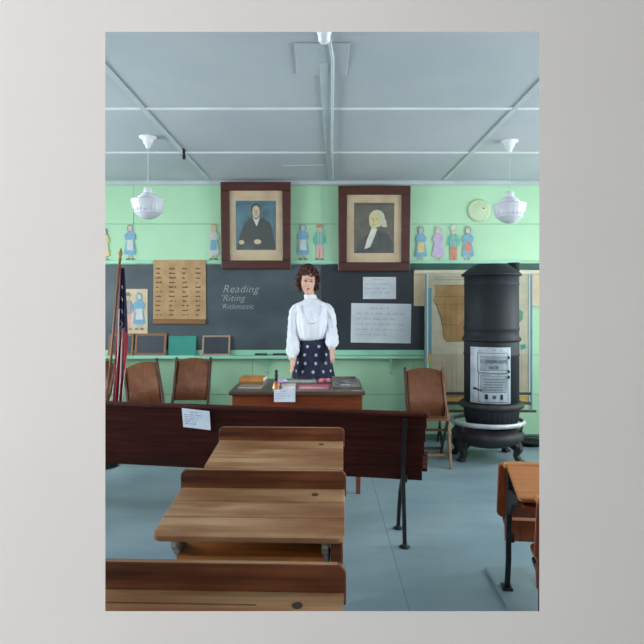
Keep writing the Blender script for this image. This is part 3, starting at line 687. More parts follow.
q = MB(); q.lathe([(0.22, Zy(400.5)), (0.275, Zy(401)), (0.29, Zy(403)), (0.285, Zy(405.5)), (0.24, Zy(408))], m=M_stove2, seg=56); q.build('flange', sv)
q = MB(); q.lathe([(0.245, Zy(406)), (0.248, Zy(408)), (0.238, Zy(416)), (0.222, Zy(423)), (0.19, Zy(428)), (0.18, Zy(431))], m=M_stove, seg=128, flute=0.014, nf=32); q.build('fire_pot', sv)
q = MB()   # foot rail ring
rg = []
for i in range(56):
    a = 2*pi*i/56; c = Vector((-0.037+0.322*math.cos(a), 0.30*math.sin(a), Zy(420.5))); e1 = Vector((math.cos(a), math.sin(a), 0))
    rg.append([c+e1*0.016*math.cos(t)+Vector((0, 0, 0.021*math.sin(t))) for t in [2*pi*j/8 for j in range(8)]])
rg.append(rg[0]); q.loft(rg, M_whitemetal, True, cap=False); q.build('foot_rail', sv, label='white enamelled foot rail ring')
for s, a in ((1, 30), (-1, 150), (1, 330), (-1, 210)):
    q = MB(); an = R(a); q.tube([(-0.037+0.32*math.cos(an), 0.295*math.sin(an), Zy(421)), (-0.037+0.30*math.cos(an), 0.28*math.sin(an), Zy(428)), (-0.037+0.26*math.cos(an), 0.24*math.sin(an), Zy(433))], 0.012, M_stove2, 8)
    q.build('rail_bracket', sv)
q = MB(); q.lathe([(0.19, Zy(426)), (0.25, Zy(428)), (0.31, Zy(429.5)), (0.325, Zy(432)), (0.318, Zy(436)), (0.28, Zy(440)), (0.20, Zy(443.5)), (0.05, Zy(444.5))], (-0.037, 0, 0), m=M_stove2, seg=56); q.build('base', sv)
for ang in (208, 319, 41, 152):
    q = MB(); Tm = Matrix.Translation((-0.037, 0, 0)) @ Matrix.Rotation(R(ang)+pi/2, 4, 'Z')
    pts = [(0, -0.21, Zy(436)), (0, -0.27, Zy(440)), (0, -0.295, 0.11), (0, -0.275, 0.06), (0, -0.30, 0.02), (0, -0.325, 0.0)]
    q.strap(pts, 0.05, [0.10, 0.10, 0.07, 0.045, 0.045, 0.03], M_stove2, Tm)
    q.tube([(-0.045, -0.235, Zy(436)), (-0.03, -0.30, 0.15), (-0.0, -0.29, 0.09)], [0.025, 0.018, 0.008], M_stove2, 8, T=Tm)
    q.tube([(0.045, -0.235, Zy(436)), (0.03, -0.30, 0.15), (0.0, -0.29, 0.09)], [0.025, 0.018, 0.008], M_stove2, 8, T=Tm)
    q.box((0, -0.31, 0.012), (0.06, 0.06, 0.024), M_stove2, T=Tm)
    q.build('leg', sv, bevel=0.004)
# curved door plate
def curved(q, x0, x1, z0, z1, r, t, m, n=12):
    V = []
    for kk in range(n+1):
        x = x0+(x1-x0)*kk/n
        for rr_ in (r, r+t):
            y = -math.sqrt(rr_*rr_-x*x)
            V += [(x, y, z0), (x, y, z1)]
    Fs = []
    for kk in range(n):
        b = 4*kk; c = b+4
        Fs += [(b+2, c+2, c+3, b+3), (b, b+1, c+1, c), (b, c, c+2, b+2), (b+1, b+3, c+3, c+1)]
    Fs += [(0, 2, 3, 1), (4*n, 4*n+1, 4*n+3, 4*n+2)]
    q.raw(V, Fs, m, False)
k2 = 5.26/F; zy = lambda py: CAMH-(py-HZ)*k2
dx = lambda px: (px-322)*k2-ZX
q = MB(); curved(q, dx(474), dx(511), zy(404), zy(347.5), 0.244, 0.008, M_nickel); dr = q.build('door_plate', sv, label='silver nickel door plate with cast lettering')
q = MB(); curved(q, dx(479), dx(508), zy(372.5), zy(353.5), 0.25, 0.008, M_nickel); curved(q, dx(481), dx(507), zy(370), zy(357), 0.2575, 0.003, mat('nickel_panel', (146, 156, 166), (128, 138, 148), (14, 14, 8), 0.5, 0.2))
for px in (481, 487, 494, 501): q.ball((dx(px), -math.sqrt(0.254**2-dx(px)**2), zy(350.5)), 0.005, M_mark, 8)
q.build('upper_door', sv)
q = MB(); curved(q, dx(479.5), dx(508), zy(402), zy(374.5), 0.25, 0.008, M_nickel); curved(q, dx(481.5), dx(506), zy(392), zy(376), 0.2575, 0.002, mat('nickel_panel', (160, 170, 178)))
q.build('lower_door', sv)
def wrap_text(q, txt, size, px, py):
    b = MB(); text_into(b, txt, size, Matrix.Identity(4), M_mark, 0, 0.001, 1.0, 'CENTER')
    off = dx(px)
    for v in b.bm.verts:
        x = v.co.x*0.60+off; z = zy(py)+v.co.y; y = -(math.sqrt(max(0.0001, 0.2612**2-x*x))+v.co.z); v.co = (x, y, z)
    vs = [tuple(v.co) for v in b.bm.verts]; b.bm.verts.index_update(); fs = [tuple(v.index for v in f.verts) for f in b.bm.faces]; b.bm.free()
    q.raw(vs, fs, M_mark)
q = MB(); wrap_text(q, 'ECONOMY HOME', 0.046, 494, 363.4); wrap_text(q, 'HEATER', 0.038, 493.5, 369.0)
for (a, b_, c_, d_) in ((479, 508, 373.2, 353), (481, 507, 370.6, 356.6), (479.5, 508, 402.6, 374), (481.5, 506, 392.6, 375.6)):
    for (u0, u1, v0, v1) in ((a, b_, c_, c_-0.45), (a, b_, d_+0.45, d_), (a, a+0.45, c_, d_), (b_-0.45, b_, c_, d_)): curved(q, dx(u0), dx(u1), zy(v0), zy(v1), 0.2585, 0.001, M_mark, 6)  # dark outline strips: shade of the door recesses put into colour
rr = random.Random(5)
for i in range(5):
    py = 379.5+i*2.6; x = dx(484)
    while x < dx(504)-0.01:
        wl = rr.uniform(0.01, 0.03); xm = min(x+wl, dx(504)); curved(q, x, xm, zy(py)-0.003, zy(py)+0.003, 0.2598, 0.001, M_mark, 2); x = xm+0.006
q.build('lettering', sv, label='dark cast lettering and painted recess shade lines on the stove door')
for px in (486.5, 501.0): q = MB(); x = dx(px); curved(q, x-0.012, x+0.012, zy(399.5), zy(394.5), 0.258, 0.002, M_iron, 3); q.build('draft_slot', sv)
q = MB(); x = dx(493.8)
for i in range(6):
    a = i*pi/3; q.ball((x+0.012*math.cos(a), -0.26, zy(397)+0.012*math.sin(a)), 0.006, M_iron, 8)
q.build('draft_wheel', sv)
for py in (357.5, 371.5, 377): q = MB(); q.lathe([(0.008, -0.012), (0.008, 0.012)], (dx(508.5), -0.252, zy(py)), M_iron, 10); q.build('hinge', sv)
q = MB(); q.tube([(dx(473), -0.252, zy(388)), (dx(475), -0.262, zy(388)), (dx(478), -0.268, zy(389.5)), (dx(481), -0.268, zy(390))], [0.012, 0.009, 0.006, 0.006], M_iron, 8); q.build('latch', sv)
q = MB(); c = Vector(((513.5-322)/F*5.68-ZX, 0.17, Zy(275)))
q.lathe([(0.052, Zy(276)), (0.052, Zy(265, 5.68)), (0.056, Zy(264.6, 5.68)), (0.056, Zy(263, 5.68)), (0.046, Zy(262.8, 5.68))], (c.x, c.y, 0), M_stove, 24); q.build('flue_collar', sv)

# ash pan
c = P(531, 442, 6.0)
root = empty('ash_pan', (c.x-0.01, 5.98, 0), 0, 'low black ash pan on the floor right of the stove', 'pan')
q = MB(); q.lathe([(0.09, 0), (0.125, 0.035), (0.13, 0.045), (0.12, 0.045), (0.085, 0.012), (0.004, 0.01)], m=M_iron); q.build('dish', root)
q = MB(); q.tube([(-0.12, 0, 0.04), (-0.09, 0, 0.075), (0, 0, 0.088), (0.09, 0, 0.075), (0.12, 0, 0.04)], 0.006, M_iron, 8); q.build('handle', root)

# ------------------------------------------------------------------ teacher's desk
tx0, tx1, ty0, ty1, th = -0.685, 0.318, 4.40, 5.18, 0.762
tcx, tcy = (tx0+tx1)/2, (ty0+ty1)/2; TW_, TD = tx1-tx0, ty1-ty0
td = empty('teacher_desk', (tcx, tcy, 0), 0, 'reddish wooden teacher desk covered with books, in front of the mannequin', 'desk')
q = MB(); q.box((0, 0, th-0.014), (TW_, TD, 0.028), M_desktop); q.build('desk_top', td, bevel=0.006)
q = MB(); q.box((0, -TD/2+0.035, th-0.028-0.09), (TW_-0.14, 0.02, 0.18), M_cherry); q.box((0, -TD/2+0.028, th-0.16), (TW_-0.24, 0.01, 0.004), M_lip)
q.build('apron', td, bevel=0.003)
q = MB(); q.box((0, TD/2-0.035, th-0.028-0.09), (TW_-0.14, 0.02, 0.18), M_cherry); q.build('apron', td, bevel=0.003)
for s in (-1, 1):
    q = MB(); q.box((s*(TW_/2-0.045), 0, th-0.028-0.09), (0.02, TD-0.12, 0.18), M_cherry); q.build('side_rail', td)
    for t in (-1, 1):
        q = MB(); x, y = s*(TW_/2-0.05), t*(TD/2-0.05)
        q.box((x, y, th-0.028-0.10), (0.055, 0.055, 0.20), M_cherry)
        q.loft([[(x+a*0.026, y+b*0.026, th-0.22) for a, b in ((-1, -1), (1, -1), (1, 1), (-1, 1))], [(x+a*0.015, y+b*0.015, 0) for a, b in ((-1, -1), (1, -1), (1, 1), (-1, 1))]], M_cherry, False)
        q.build('leg', td, bevel=0.003)
# things on it
def dk(px, py): Y = (CAMH-th)*F/(py-HZ); return (px-322)/F*Y, Y
def book(px, py, w_, d_, h_, rz, cov, label, name='book', cat='book', group='books and papers on the teacher desk', spine_near=False, z=0):
    x, y = dk(px, py)
    root = empty(name, (x, y, th+0.0005+z), R(rz), label, cat, group)
    q = MB()
    q.box((0, 0, 0.0015), (w_, d_, 0.003), cov); q.box((0, 0, h_-0.0015), (w_, d_, 0.003), cov); q.box((-w_/2+0.0015, 0, h_/2), (0.003, d_, h_), cov)
    if spine_near: q.box((0, -d_/2+0.0015, h_/2), (w_, 0.003, h_), cov)
    q.build('cover', root)
    q = MB(); q.box((0.002, 0, h_/2), (w_-0.01, d_-0.01, h_-0.006), M_paper); q.build('pages', root)
    return root
book(253.5, 380.4, 0.20, 0.20, 0.032, -4, mat('book_ochre', (196, 136, 66), (170, 112, 50), (10, 10, 10), 0.6), 'thick ochre brown book at the back left corner of the teacher desk', spine_near=True)
book(250.5, 387.3, 0.18, 0.14, 0.012, -2, mat('book_grey', (148, 138, 124), (120, 108, 96), (20, 20, 20), 0.5), 'thin greyish open booklet at the front left of the teacher desk')
book(288.5, 388.2, 0.11, 0.11, 0.028, 3, mat('book_cream', (218, 204, 190), (196, 176, 160), (20, 20, 20), 0.6), 'small cream book right behind the white note card')
book(313.5, 387.8, 0.235, 0.12, 0.016, 0, mat('book_crimson', (190, 70, 90), (210, 120, 130), (16, 40, 16), 0.5), 'crimson magazine lying at the front of the teacher desk')
book(301, 381.8, 0.25, 0.12, 0.008, 4, mat('book_greyblue', (188, 188, 180), (150, 158, 154), (20, 20, 20), 0.5), 'pale open magazine lying in front of the mannequin', name='magazine')
# lilac cloth and pink bow
x, y = dk(281, 382.2)
q = MB(); rr = random.Random(2)
q.lathe([(0.05, 0), (0.055, 0.008), (0.045, 0.022), (0.03, 0.028), (0.004, 0.03)], m=mat('lilac_cloth', (186, 168, 204), (160, 140, 184), (30, 30, 30), 0.8), seg=20, flute=0.12, nf=5)
q.build('cloth', loc=(x, y, th), label='crumpled lilac cloth beside the black handled bell', cat='cloth')
x, y = dk(324.5, 382.5); root = empty('bow', (x, y, th), R(10), 'pink ribbon bow on the teacher desk', 'bow')
M_pink = mat('pink_ribbon', (222, 128, 140), (196, 92, 112), (30, 30, 30), 0.6)
for s in (-1, 1):
    q = MB(); q.ball((s*0.026, 0, 0.020), (0.025, 0.017, 0.015), M_pink, 12); q.ball((s*0.035, -0.02, 0.010), (0.022, 0.014, 0.009), M_pink, 10); q.build('loop', root)
q = MB(); q.ball((0, 0, 0.022), 0.012, M_pink, 10); q.build('knot', root)
# hand bell
x, y = dk(276.2, 389.0); y += 0.02; root = empty('hand_bell', (x, y, th), 0, 'brass hand bell with a tall black handle standing on the teacher desk', 'bell')
q = MB(); q.lathe([(0.036, 0), (0.037, 0.006), (0.029, 0.022), (0.024, 0.042), (0.016, 0.054), (0.005, 0.058)], m=mat('brass_bell', (190, 140, 100), (156, 104, 66), (14, 14, 14), 0.35, 0.6)); q.build('bell_body', root)
q = MB(); q.lathe([(0.006, 0.056), (0.013, 0.064), (0.011, 0.075), (0.014, 0.10), (0.010, 0.118), (0.014, 0.13), (0.009, 0.142), (0.002, 0.144)], m=mat('ebony_handle', (26, 30, 30), None, rough=0.3)); q.build('handle', root)
# glass display case
x0, y0 = dk(347.5, 391.2); x1, y1 = dk(347.5, 379.8)
root = empty('display_case', (x0-0.002, (y0+y1)/2+0.01, th), 0, 'low metal framed glass display case on the right of the teacher desk', 'display case')
CW, CD_ = 0.205, (y1-y0)-0.02
q = MB(); q.box((0, 0, 0.004), (CW, CD_, 0.008), mat('case_lining_reflection', (176, 172, 170), (104, 102, 102), (20, 8, 8), 0.6)); q.build('tray', root)  # lining colour lightened to stand for the reflection in the glass
q = MB(); fm = mat('case_metal', (150, 140, 130), (110, 100, 92), (20, 20, 20), 0.35, 0.6)
for a, b, c, d in ((-CW/2, -CD_/2, CW/2, -CD_/2+0.012), (-CW/2, CD_/2-0.012, CW/2, CD_/2), (-CW/2, -CD_/2, -CW/2+0.012, CD_/2), (CW/2-0.012, -CD_/2, CW/2, CD_/2)):
    q.box(((a+c)/2, (b+d)/2, 0.017), (c-a, d-b, 0.026), fm)
q.build('rim', root, bevel=0.002)
q = MB(); q.box((0, 0, 0.027), (CW-0.02, CD_-0.02, 0.003), pane_m); q.build('glass_top', root)
for i, (xx, yy, sx, lab) in enumerate(((-0.03, 0.05, 0.06, 'thin dark pen'), (0.0, -0.06, 0.08, 'pale card'))):
    q = MB(); q.box((xx, yy, 0.010), (sx, 0.03 if i else 0.02, 0.003), M_iron if i == 0 else M_paper); q.build('exhibit', root)
# note card hanging over the front edge
def note(px0, py0, px1, py1, Y, tilt, label, rx=0.0, lines=5, rz=0, shift=0.0):
    a = P(px0, py1, Y); b = P(px1, py0, Y); W, H = b.x-a.x, b.z-a.z
    q = MB(); c = ((a.x+b.x)/2, Y, (a.z+b.z)/2)
    q.prism(rrect(-W/2, -H/2, W/2, H/2, (0, 0, 0, 0)), 0.0015, M_card, TR((0, 0, 0), (0, 0, 0)))
    rr = random.Random(int(px0)); T2 = TR((0, 0, 0.0015))
    scribble(q, -W*0.2, W*0.1, H*0.33, H*0.07, T2, M_ink3, 0.0004, 0.2, rr)
    for i in range(lines-1): scribble(q, -W*0.42, W*rr.uniform(0.0, 0.42), H*(0.30-0.72*(i+1)/lines), H*0.07, T2, M_ink2, 0.0004, 0.16, rr)
    return q.build('note_card', loc=c, rot=(Euler((pi/2+rx, 0, 0)).to_matrix().to_4x4() @ Matrix.Rotation(R(tilt), 4, 'Z')).to_euler() if not rz else (Matrix.Rotation(rz, 4, 'Z') @ Euler((pi/2+rx, 0, 0)).to_matrix().to_4x4() @ Matrix.Rotation(R(tilt), 4, 'Z')).to_euler(), label=label, cat='note card', group='white note cards')
note(274, 389.2, 295.3, 402, 4.396, 0, 'white typed note card hanging over the front edge of the teacher desk', lines=4)

# ------------------------------------------------------------------ mannequin
MX = (311.5-322)/F*5.5
mn = empty('mannequin', (MX+0.002, 5.5, 0), 0, 'female mannequin in white high-necked blouse and navy dotted skirt behind the teacher desk', 'mannequin')
mn.scale = (0.945, 1, 1)
M_skin = mat('mannequin_skin', (222, 178, 156), (212, 164, 142), (8, 8, 8), 0.5)
def ering(cx, cy, z, rx, ry, n=24, tx=0, ty=0):
    return [(cx+rx*math.cos(2*pi*i/n), cy+ry*math.sin(2*pi*i/n), z+tx*math.cos(2*pi*i/n)+ty*math.sin(2*pi*i/n)) for i in range(n)]
HC = Vector((-0.036, -0.035, 1.612))      # head centre
HT = Matrix.Translation(HC) @ Euler((R(5), R(2), R(5))).to_matrix().to_4x4()
b = MB()
# head: rings from chin to crown in head space (face looks along -Y)
hr = [(-0.112, 0.016, 0.014, -0.050), (-0.104, 0.030, 0.028, -0.046), (-0.09, 0.043, 0.046, -0.034), (-0.07, 0.054, 0.064, -0.018), (-0.045, 0.062, 0.080, -0.006), (-0.015, 0.067, 0.088, 0.0), (0.02, 0.070, 0.092, 0.004), (0.05, 0.068, 0.09, 0.006), (0.08, 0.058, 0.078, 0.008), (0.10, 0.042, 0.058, 0.010), (0.115, 0.018, 0.026, 0.012)]
b.loft([ering(0, cy, z, rx, ry) for z, rx, ry, cy in hr], M_skin, True, T=HT)
b.raw([(-0.013, -0.078, -0.035), (0.013, -0.078, -0.035), (0, -0.108, -0.030), (-0.006, -0.084, 0.012), (0.006, -0.084, 0.012)], [(0, 2, 3), (2, 1, 4), (3, 2, 4), (0, 1, 2), (0, 3, 4, 1)], M_skin, True, HT)
b.ball((0, -0.083, -0.062), (0.020, 0.012, 0.010), M_skin, 12, HT); b.ball((0, -0.074, -0.098), (0.018, 0.014, 0.013), M_skin, 12, HT)
for s in (-1, 1):
    b.ball((s*0.068, 0.012, -0.015), (0.010, 0.018, 0.030), M_skin, 10, HT)
    b.ball((s*0.034, -0.062, -0.035), (0.022, 0.018, 0.022), M_skin, 12, HT)
b.tube([(-0.028, 0.0, 1.54), (-0.018, 0.004, 1.47), (0, 0.01, 1.40)], [0.047, 0.048, 0.065], M_skin, 20)
# trunk and legs
b.loft([ering(0, 0.0, z, rx, ry) for z, rx, ry in ((0.80, 0.10, 0.10), (0.84, 0.155, 0.12), (0.90, 0.16, 0.125), (1.0, 0.125, 0.10), (1.07, 0.105, 0.085), (1.16, 0.12, 0.095), (1.27, 0.145, 0.115), (1.36, 0.15, 0.095), (1.42, 0.12, 0.07), (1.455, 0.05, 0.05))], M_skin, True)
for s in (-1, 1):
    b.tube([(s*0.085, 0, 0.88), (s*0.085, -0.005, 0.65), (s*0.08, 0.0, 0.47), (s*0.08, 0.01, 0.33), (s*0.075, 0.01, 0.09), (s*0.075, 0.0, 0.05)], [0.085, 0.072, 0.052, 0.052, 0.033, 0.035], M_skin, 16)
    b.tube([(s*0.075, 0.03, 0.035), (s*0.08, -0.05, 0.035), (s*0.085, -0.14, 0.022), (s*0.088, -0.18, 0.018)], [0.032, 0.036, 0.034, 0.016], M_skin, 12)
AL = [(-0.145, 0.0, 1.355), (-0.170, 0.0, 1.25), (-0.182, -0.02, 1.13), (-0.180, -0.09, 1.01), (-0.182, -0.145, 0.93)]
AR = [(0.145, 0.0, 1.355), (0.180, 0.0, 1.28), (0.190, -0.01, 1.16), (0.195, -0.07, 1.08), (0.192, -0.14, 1.025)]
for A in (AL, AR):
    b.tube([(A[0][0]*0.6, 0, 1.36)]+A, [0.04, 0.045, 0.042, 0.037, 0.032, 0.024], M_skin, 14)
def hand(b, w, d, side, sc=1.0):
    """palm and five fingers hanging from wrist w along direction d; side +1: thumb toward +X"""
    w = Vector(w); d = Vector(d).normalized(); across = Vector((0.35, -1, 0)); across = (across-d*across.dot(d)).normalized(); nrm = d.cross(across)
    rings = []
    for t, wa, th_ in ((0, 0.024, 0.018), (0.03, 0.036, 0.015), (0.06, 0.041, 0.014), (0.085, 0.038, 0.011)):
        c = w+d*t
        rings.append([c+across*wa*math.cos(2*pi*i/14)+nrm*th_*math.sin(2*pi*i/14) for i in range(14)])
    b.loft(rings, M_skin, True)
    curl = nrm if nrm.x*w.x < 0 else -nrm
    for i, (off, L) in enumerate(((0.030, 0.068), (0.011, 0.078), (-0.009, 0.072), (-0.028, 0.056))):
        p = w+d*0.075+across*off*side; fan = across*(off*side*0.25)
        p1 = p+d*L*0.42+fan*0.3; p2 = p1+(d*0.85+curl*-0.3).normalized()*L*0.33; p3 = p2+(d*0.6+curl*-0.6).normalized()*L*0.28
        b.tube([p, p1, p2, p3], [0.0092, 0.0085, 0.0078, 0.0055], M_skin, 10)
    p = w+d*0.02+across*side*0.026; t1 = p+(d*0.6+across*side*0.8).normalized()*0.034; t2 = t1+(d*0.95+across*side*0.25).normalized()*0.032; t3 = t2+d*0.012
    b.tube([p, t1, t2, t3], [0.013, 0.0105, 0.0092, 0.006], M_skin, 10)
hand(b, (-0.183, -0.150, 0.925), (0.0, -0.2, -1), 1)
hand(b, (0.192, -0.145, 1.02), (0.0, -0.3, -1), 1)
body = b.build('body', mn)
rm = body.modifiers.new('r', 'REMESH'); rm.mode = 'VOXEL'; rm.voxel_size = 0.0042; rm.use_smooth_shade = True
sm = body.modifiers.new('s', 'SMOOTH'); sm.iterations = 3; sm.factor = 0.5
dg = bpy.context.evaluated_depsgraph_get(); me2 = bpy.data.meshes.new_from_object(body.evaluated_get(dg))
body.modifiers.clear(); body.data = me2
if not me2.materials: me2.materials.append(M_skin)
for f in me2.polygons: f.material_index = 0; f.use_smooth = True
# face details
M_eye = mat('eye_dark', (44, 38, 40), None, rough=0.3); M_eyew = mat('eye_white', (216, 212, 208), None, rough=0.3); M_lips = mat('lips', (188, 96, 92), None, rough=0.4); M_hair = mat('auburn_hair', (88, 42, 30), (42, 19, 14), (40, 40, 40), 0.5, bump=0.3)
for s in (-1, 1):
    q = MB(); q.ball((s*0.029, -0.083, 0.002), (0.0135, 0.006, 0.0065), M_eyew, 12, HT); q.ball((s*0.029, -0.0875, 0.002), (0.0085, 0.0035, 0.0068), M_eye, 10, HT)
    q.tube([(s*0.014, -0.090, 0.005), (s*0.029, -0.092, 0.010), (s*0.045, -0.082, 0.005)], 0.0032, M_eye, 6, T=HT)
    q.build('eye', mn)
    q = MB(); q.tube([(s*0.012, -0.093, 0.020), (s*0.028, -0.092, 0.026), (s*0.046, -0.080, 0.020)], [0.002, 0.003, 0.0015], M_hair, 6, T=HT); q.build('eyebrow', mn)
q = MB(); q.ball((0, -0.095, -0.059), (0.017, 0.004, 0.0045), M_lips, 10, HT); q.ball((0, -0.094, -0.067), (0.014, 0.0045, 0.005), M_lips, 10, HT); q.build('mouth', mn)
# hair: cap of curls
q = MB(); rr = random.Random(11)
q.loft([ering(0, 0.024, z, rx, ry) for z, rx, ry in ((-0.07, 0.062, 0.055), (-0.03, 0.080, 0.072), (0.03, 0.088, 0.09), (0.08, 0.078, 0.086), (0.115, 0.05, 0.06), (0.128, 0.012, 0.016))], M_hair, True, T=HT)
cnt = 0
while cnt < 330:
    th_ = rr.uniform(0, 2*pi); ph = rr.uniform(-0.85, pi/2)
    x, y, z = math.cos(ph)*math.cos(th_), math.cos(ph)*math.sin(th_), math.sin(ph)
    if y < -0.42 and z < 0.42: continue
    if y < 0.05 and z < -0.05 and abs(x) < 0.74: continue
    c = Vector((x*(0.106 if z < 0.3 else 0.096), 0.018+y*0.104, 0.012+z*0.13 if z > 0 else 0.012+z*0.12))
    r = rr.uniform(0.012, 0.022); ax = rr.uniform(0, 2*pi)
    pts = [c+Vector((r*math.cos(a+ax)*0.9, r*math.sin(a*0.7+ax)*0.8, r*math.sin(a+ax)-0.002*i)) for i, a in enumerate([k*0.9 for k in range(7)])]
    q.tube(pts, [0.003, 0.006, 0.007, 0.007, 0.007, 0.006, 0.002], M_hair, 6, T=HT); cnt += 1
q.build('hair', mn, label='short curly auburn hair')
# blouse
M_bl = mat('white_blouse', (236, 238, 246), (222, 226, 238), (14, 14, 8), 0.8, bump=0.3)
def fold_ring(cx, cy, z, rx, ry, amp, nf, ph=0, n=72):
    return [(cx+rx*(1+amp*math.cos(nf*2*pi*i/n+ph))*math.cos(2*pi*i/n), cy+ry*(1+amp*math.cos(nf*2*pi*i/n+ph))*math.sin(2*pi*i/n), z) for i in range(n)]
q = MB()
q.loft([fold_ring(0, 0, z, rx, ry, am, 18) for z, rx, ry, am in ((1.075, 0.120, 0.104, 0.02), (1.09, 0.132, 0.116, 0.03), (1.115, 0.144, 0.126, 0.035), (1.16, 0.148, 0.128, 0.04), (1.22, 0.156, 0.135, 0.035), (1.25, 0.162, 0.137, 0.0), (1.29, 0.165, 0.135, 0.0), (1.35, 0.174, 0.115, 0), (1.39, 0.170, 0.09, 0), (1.412, 0.145, 0.078, 0), (1.432, 0.095, 0.064, 0), (1.455, 0.060, 0.056, 0))], M_bl, True)
bl_ = q.build('blouse', mn)
q = MB(); rim = []
for i in range(33):      # ruffle following the yoke: U round the chest
    a = pi*i/32; x = -0.115*math.cos(a); z = 1.395-0.155*math.sin(a)
    y = -0.137*math.sqrt(max(0, 1-(x/0.18)**2))*(1 if z < 1.33 else 1-(z-1.33)*3.4)
    rim.append((x, y-0.002+0.004*(i % 2), z))
q.tube(rim, [0.013+0.004*(i % 2) for i in range(33)], M_bl, 8); q.build('ruffle', bl_)
q = MB(); 
for zz in (1.27, 1.31, 1.35, 1.39): q.ball((-0.004, -0.138+max(0, zz-1.29)*0.42, zz+0.03), 0.0045, mat('pearl_button', (200, 200, 204), None, rough=0.3), 8)
q.tube([(0.004, -0.128, 1.30), (0.0, -0.112, 1.36), (-0.004, -0.078, 1.43)], 0.004, M_bl, 6)
q.build('button_placket', bl_)
q = MB(); q.loft([fold_ring(-0.006-0.012*t, 0.004, 1.445+0.045*t, 0.060-0.004*t, 0.058-0.002*t, 0.012, 20) for t in (0, 0.3, 0.6, 0.9, 1.0)], M_bl, True, cap=False); co = q.build('collar', bl_); so = co.modifiers.new('s', 'SOLIDIFY'); so.thickness = 0.003
def sleeve(A, cuff_end, s):
    q = MB(); P_ = [Vector((A[0][0]*0.6, 0, 1.372))]+[Vector(p) for p in A]
    fine = []; N = 26
    for kk in range(N+1):
        t = kk/N*(len(P_)-1); i = min(int(t), len(P_)-2); f = t-i; fine.append(P_[i].lerp(P_[i+1], f))
    rad = []
    for kk in range(N+1):
        t = kk/N
        keys = [(0, 0.035), (0.14, 0.052), (0.27, 0.064), (0.45, 0.054), (0.6, 0.052), (0.75, 0.060), (0.86, 0.064), (0.93, 0.052), (0.965, 0.032), (1, 0.031)]
        for (a, ra), (c, rc) in zip(keys[:-1], keys[1:]):
            if a <= t <= c: rad.append(ra+(rc-ra)*(t-a)/(c-a)+0.0025*math.sin(kk*2.1)); break
    rings = []; up = Vector((1, 0, 0))
    for kk, p in enumerate(fine):
        dd = (fine[min(kk+1, N)]-fine[max(kk-1, 0)]).normalized(); a = (up-dd*up.dot(dd)).normalized(); c = dd.cross(a)
        rings.append([p+(a*math.cos(2*pi*i/48)+c*math.sin(2*pi*i/48))*rad[kk]*(1+0.07*math.cos(7*2*pi*i/48+kk*0.35)+0.03*math.sin(kk*1.7+i*0.4)) for i in range(48)])
    q.loft(rings, M_bl, True); sl = q.build('sleeve', bl_)
    e0 = fine[-1]; dd = (fine[-1]-fine[-3]).normalized()
    c = MB(); c.tube([e0-dd*0.012, e0+dd*0.004, e0+dd*0.018, e0+dd*0.022], [0.031, 0.030, 0.036, 0.030], M_bl, 24); c.build('cuff', sl)
sleeve(AL, None, -1); sleeve(AR, None, 1)
# skirt
M_sk = bpy.data.materials.new('navy_dotted_cotton'); M_sk.use_nodes = True; MATS['navy'] = M_sk
M_navy = mat('navy_cotton', (30, 36, 66), (22, 27, 52), (20, 20, 8), 0.8); M_dot = mat('pale_dot_print', (186, 192, 214), None, (40, 40, 40), 0.8)
q = MB(); kz = [(0.02, 0.33, 0.29, 0.05), (0.25, 0.295, 0.26, 0.05), (0.5, 0.25, 0.22, 0.045), (0.75, 0.202, 0.178, 0.035), (0.88, 0.176, 0.152, 0.025), (0.99, 0.150, 0.127, 0.015), (1.06, 0.126, 0.108, 0.01), (1.10, 0.119, 0.103, 0.0)]
def skr(z):
    for (a, ax, ay, am), (c, cx, cy, cm) in zip(kz[:-1], kz[1:]):
        if a <= z <= c: t = (z-a)/(c-a); return ax+(cx-ax)*t, ay+(cy-ay)*t, am+(cm-am)*t
zz_ = [0.02+1.08*i/40 for i in range(41)]
q.loft([fold_ring(0, 0, min(z, 1.0999), *(skr(min(z, 1.0999))[:2]), skr(min(z, 1.0999))[2], 16, 0.5, 128) for z in zz_], M_navy, True)
sk = q.build('skirt', mn, loc=(0.016, 0, 0))
q = MB()
row = 0; z = 0.06
while z < 1.06:
    rx, ry, am = skr(z); per = 2*pi*(rx+ry)/2; n = max(8, int(per/0.094))
    for i in range(n):
        a = 2*pi*(i+(row % 2)*0.5)/n; f = 1+am*math.cos(16*a+0.5)
        c = Vector((rx*f*math.cos(a), ry*f*math.sin(a), z)); nn = Vector((math.cos(a)/rx, math.sin(a)/ry, 0)).normalized(); tt = Vector((-nn.y, nn.x, 0))
        rad = 0.0145; V = [c+nn*0.0035+tt*rad*math.cos(2*pi*j/10)+Vector((0, 0, rad*math.sin(2*pi*j/10))) for j in range(10)]; V2 = [v-nn*0.008 for v in V]
        q.raw(V+V2, [tuple(range(10)), tuple(range(19, 9, -1))]+[(j, (j+1) % 10, 10+(j+1) % 10, 10+j) for j in range(10)], M_dot)
    z += 0.074; row += 1
q.build('polka_dots', sk, kind='stuff', label='pale printed dots of the skirt')

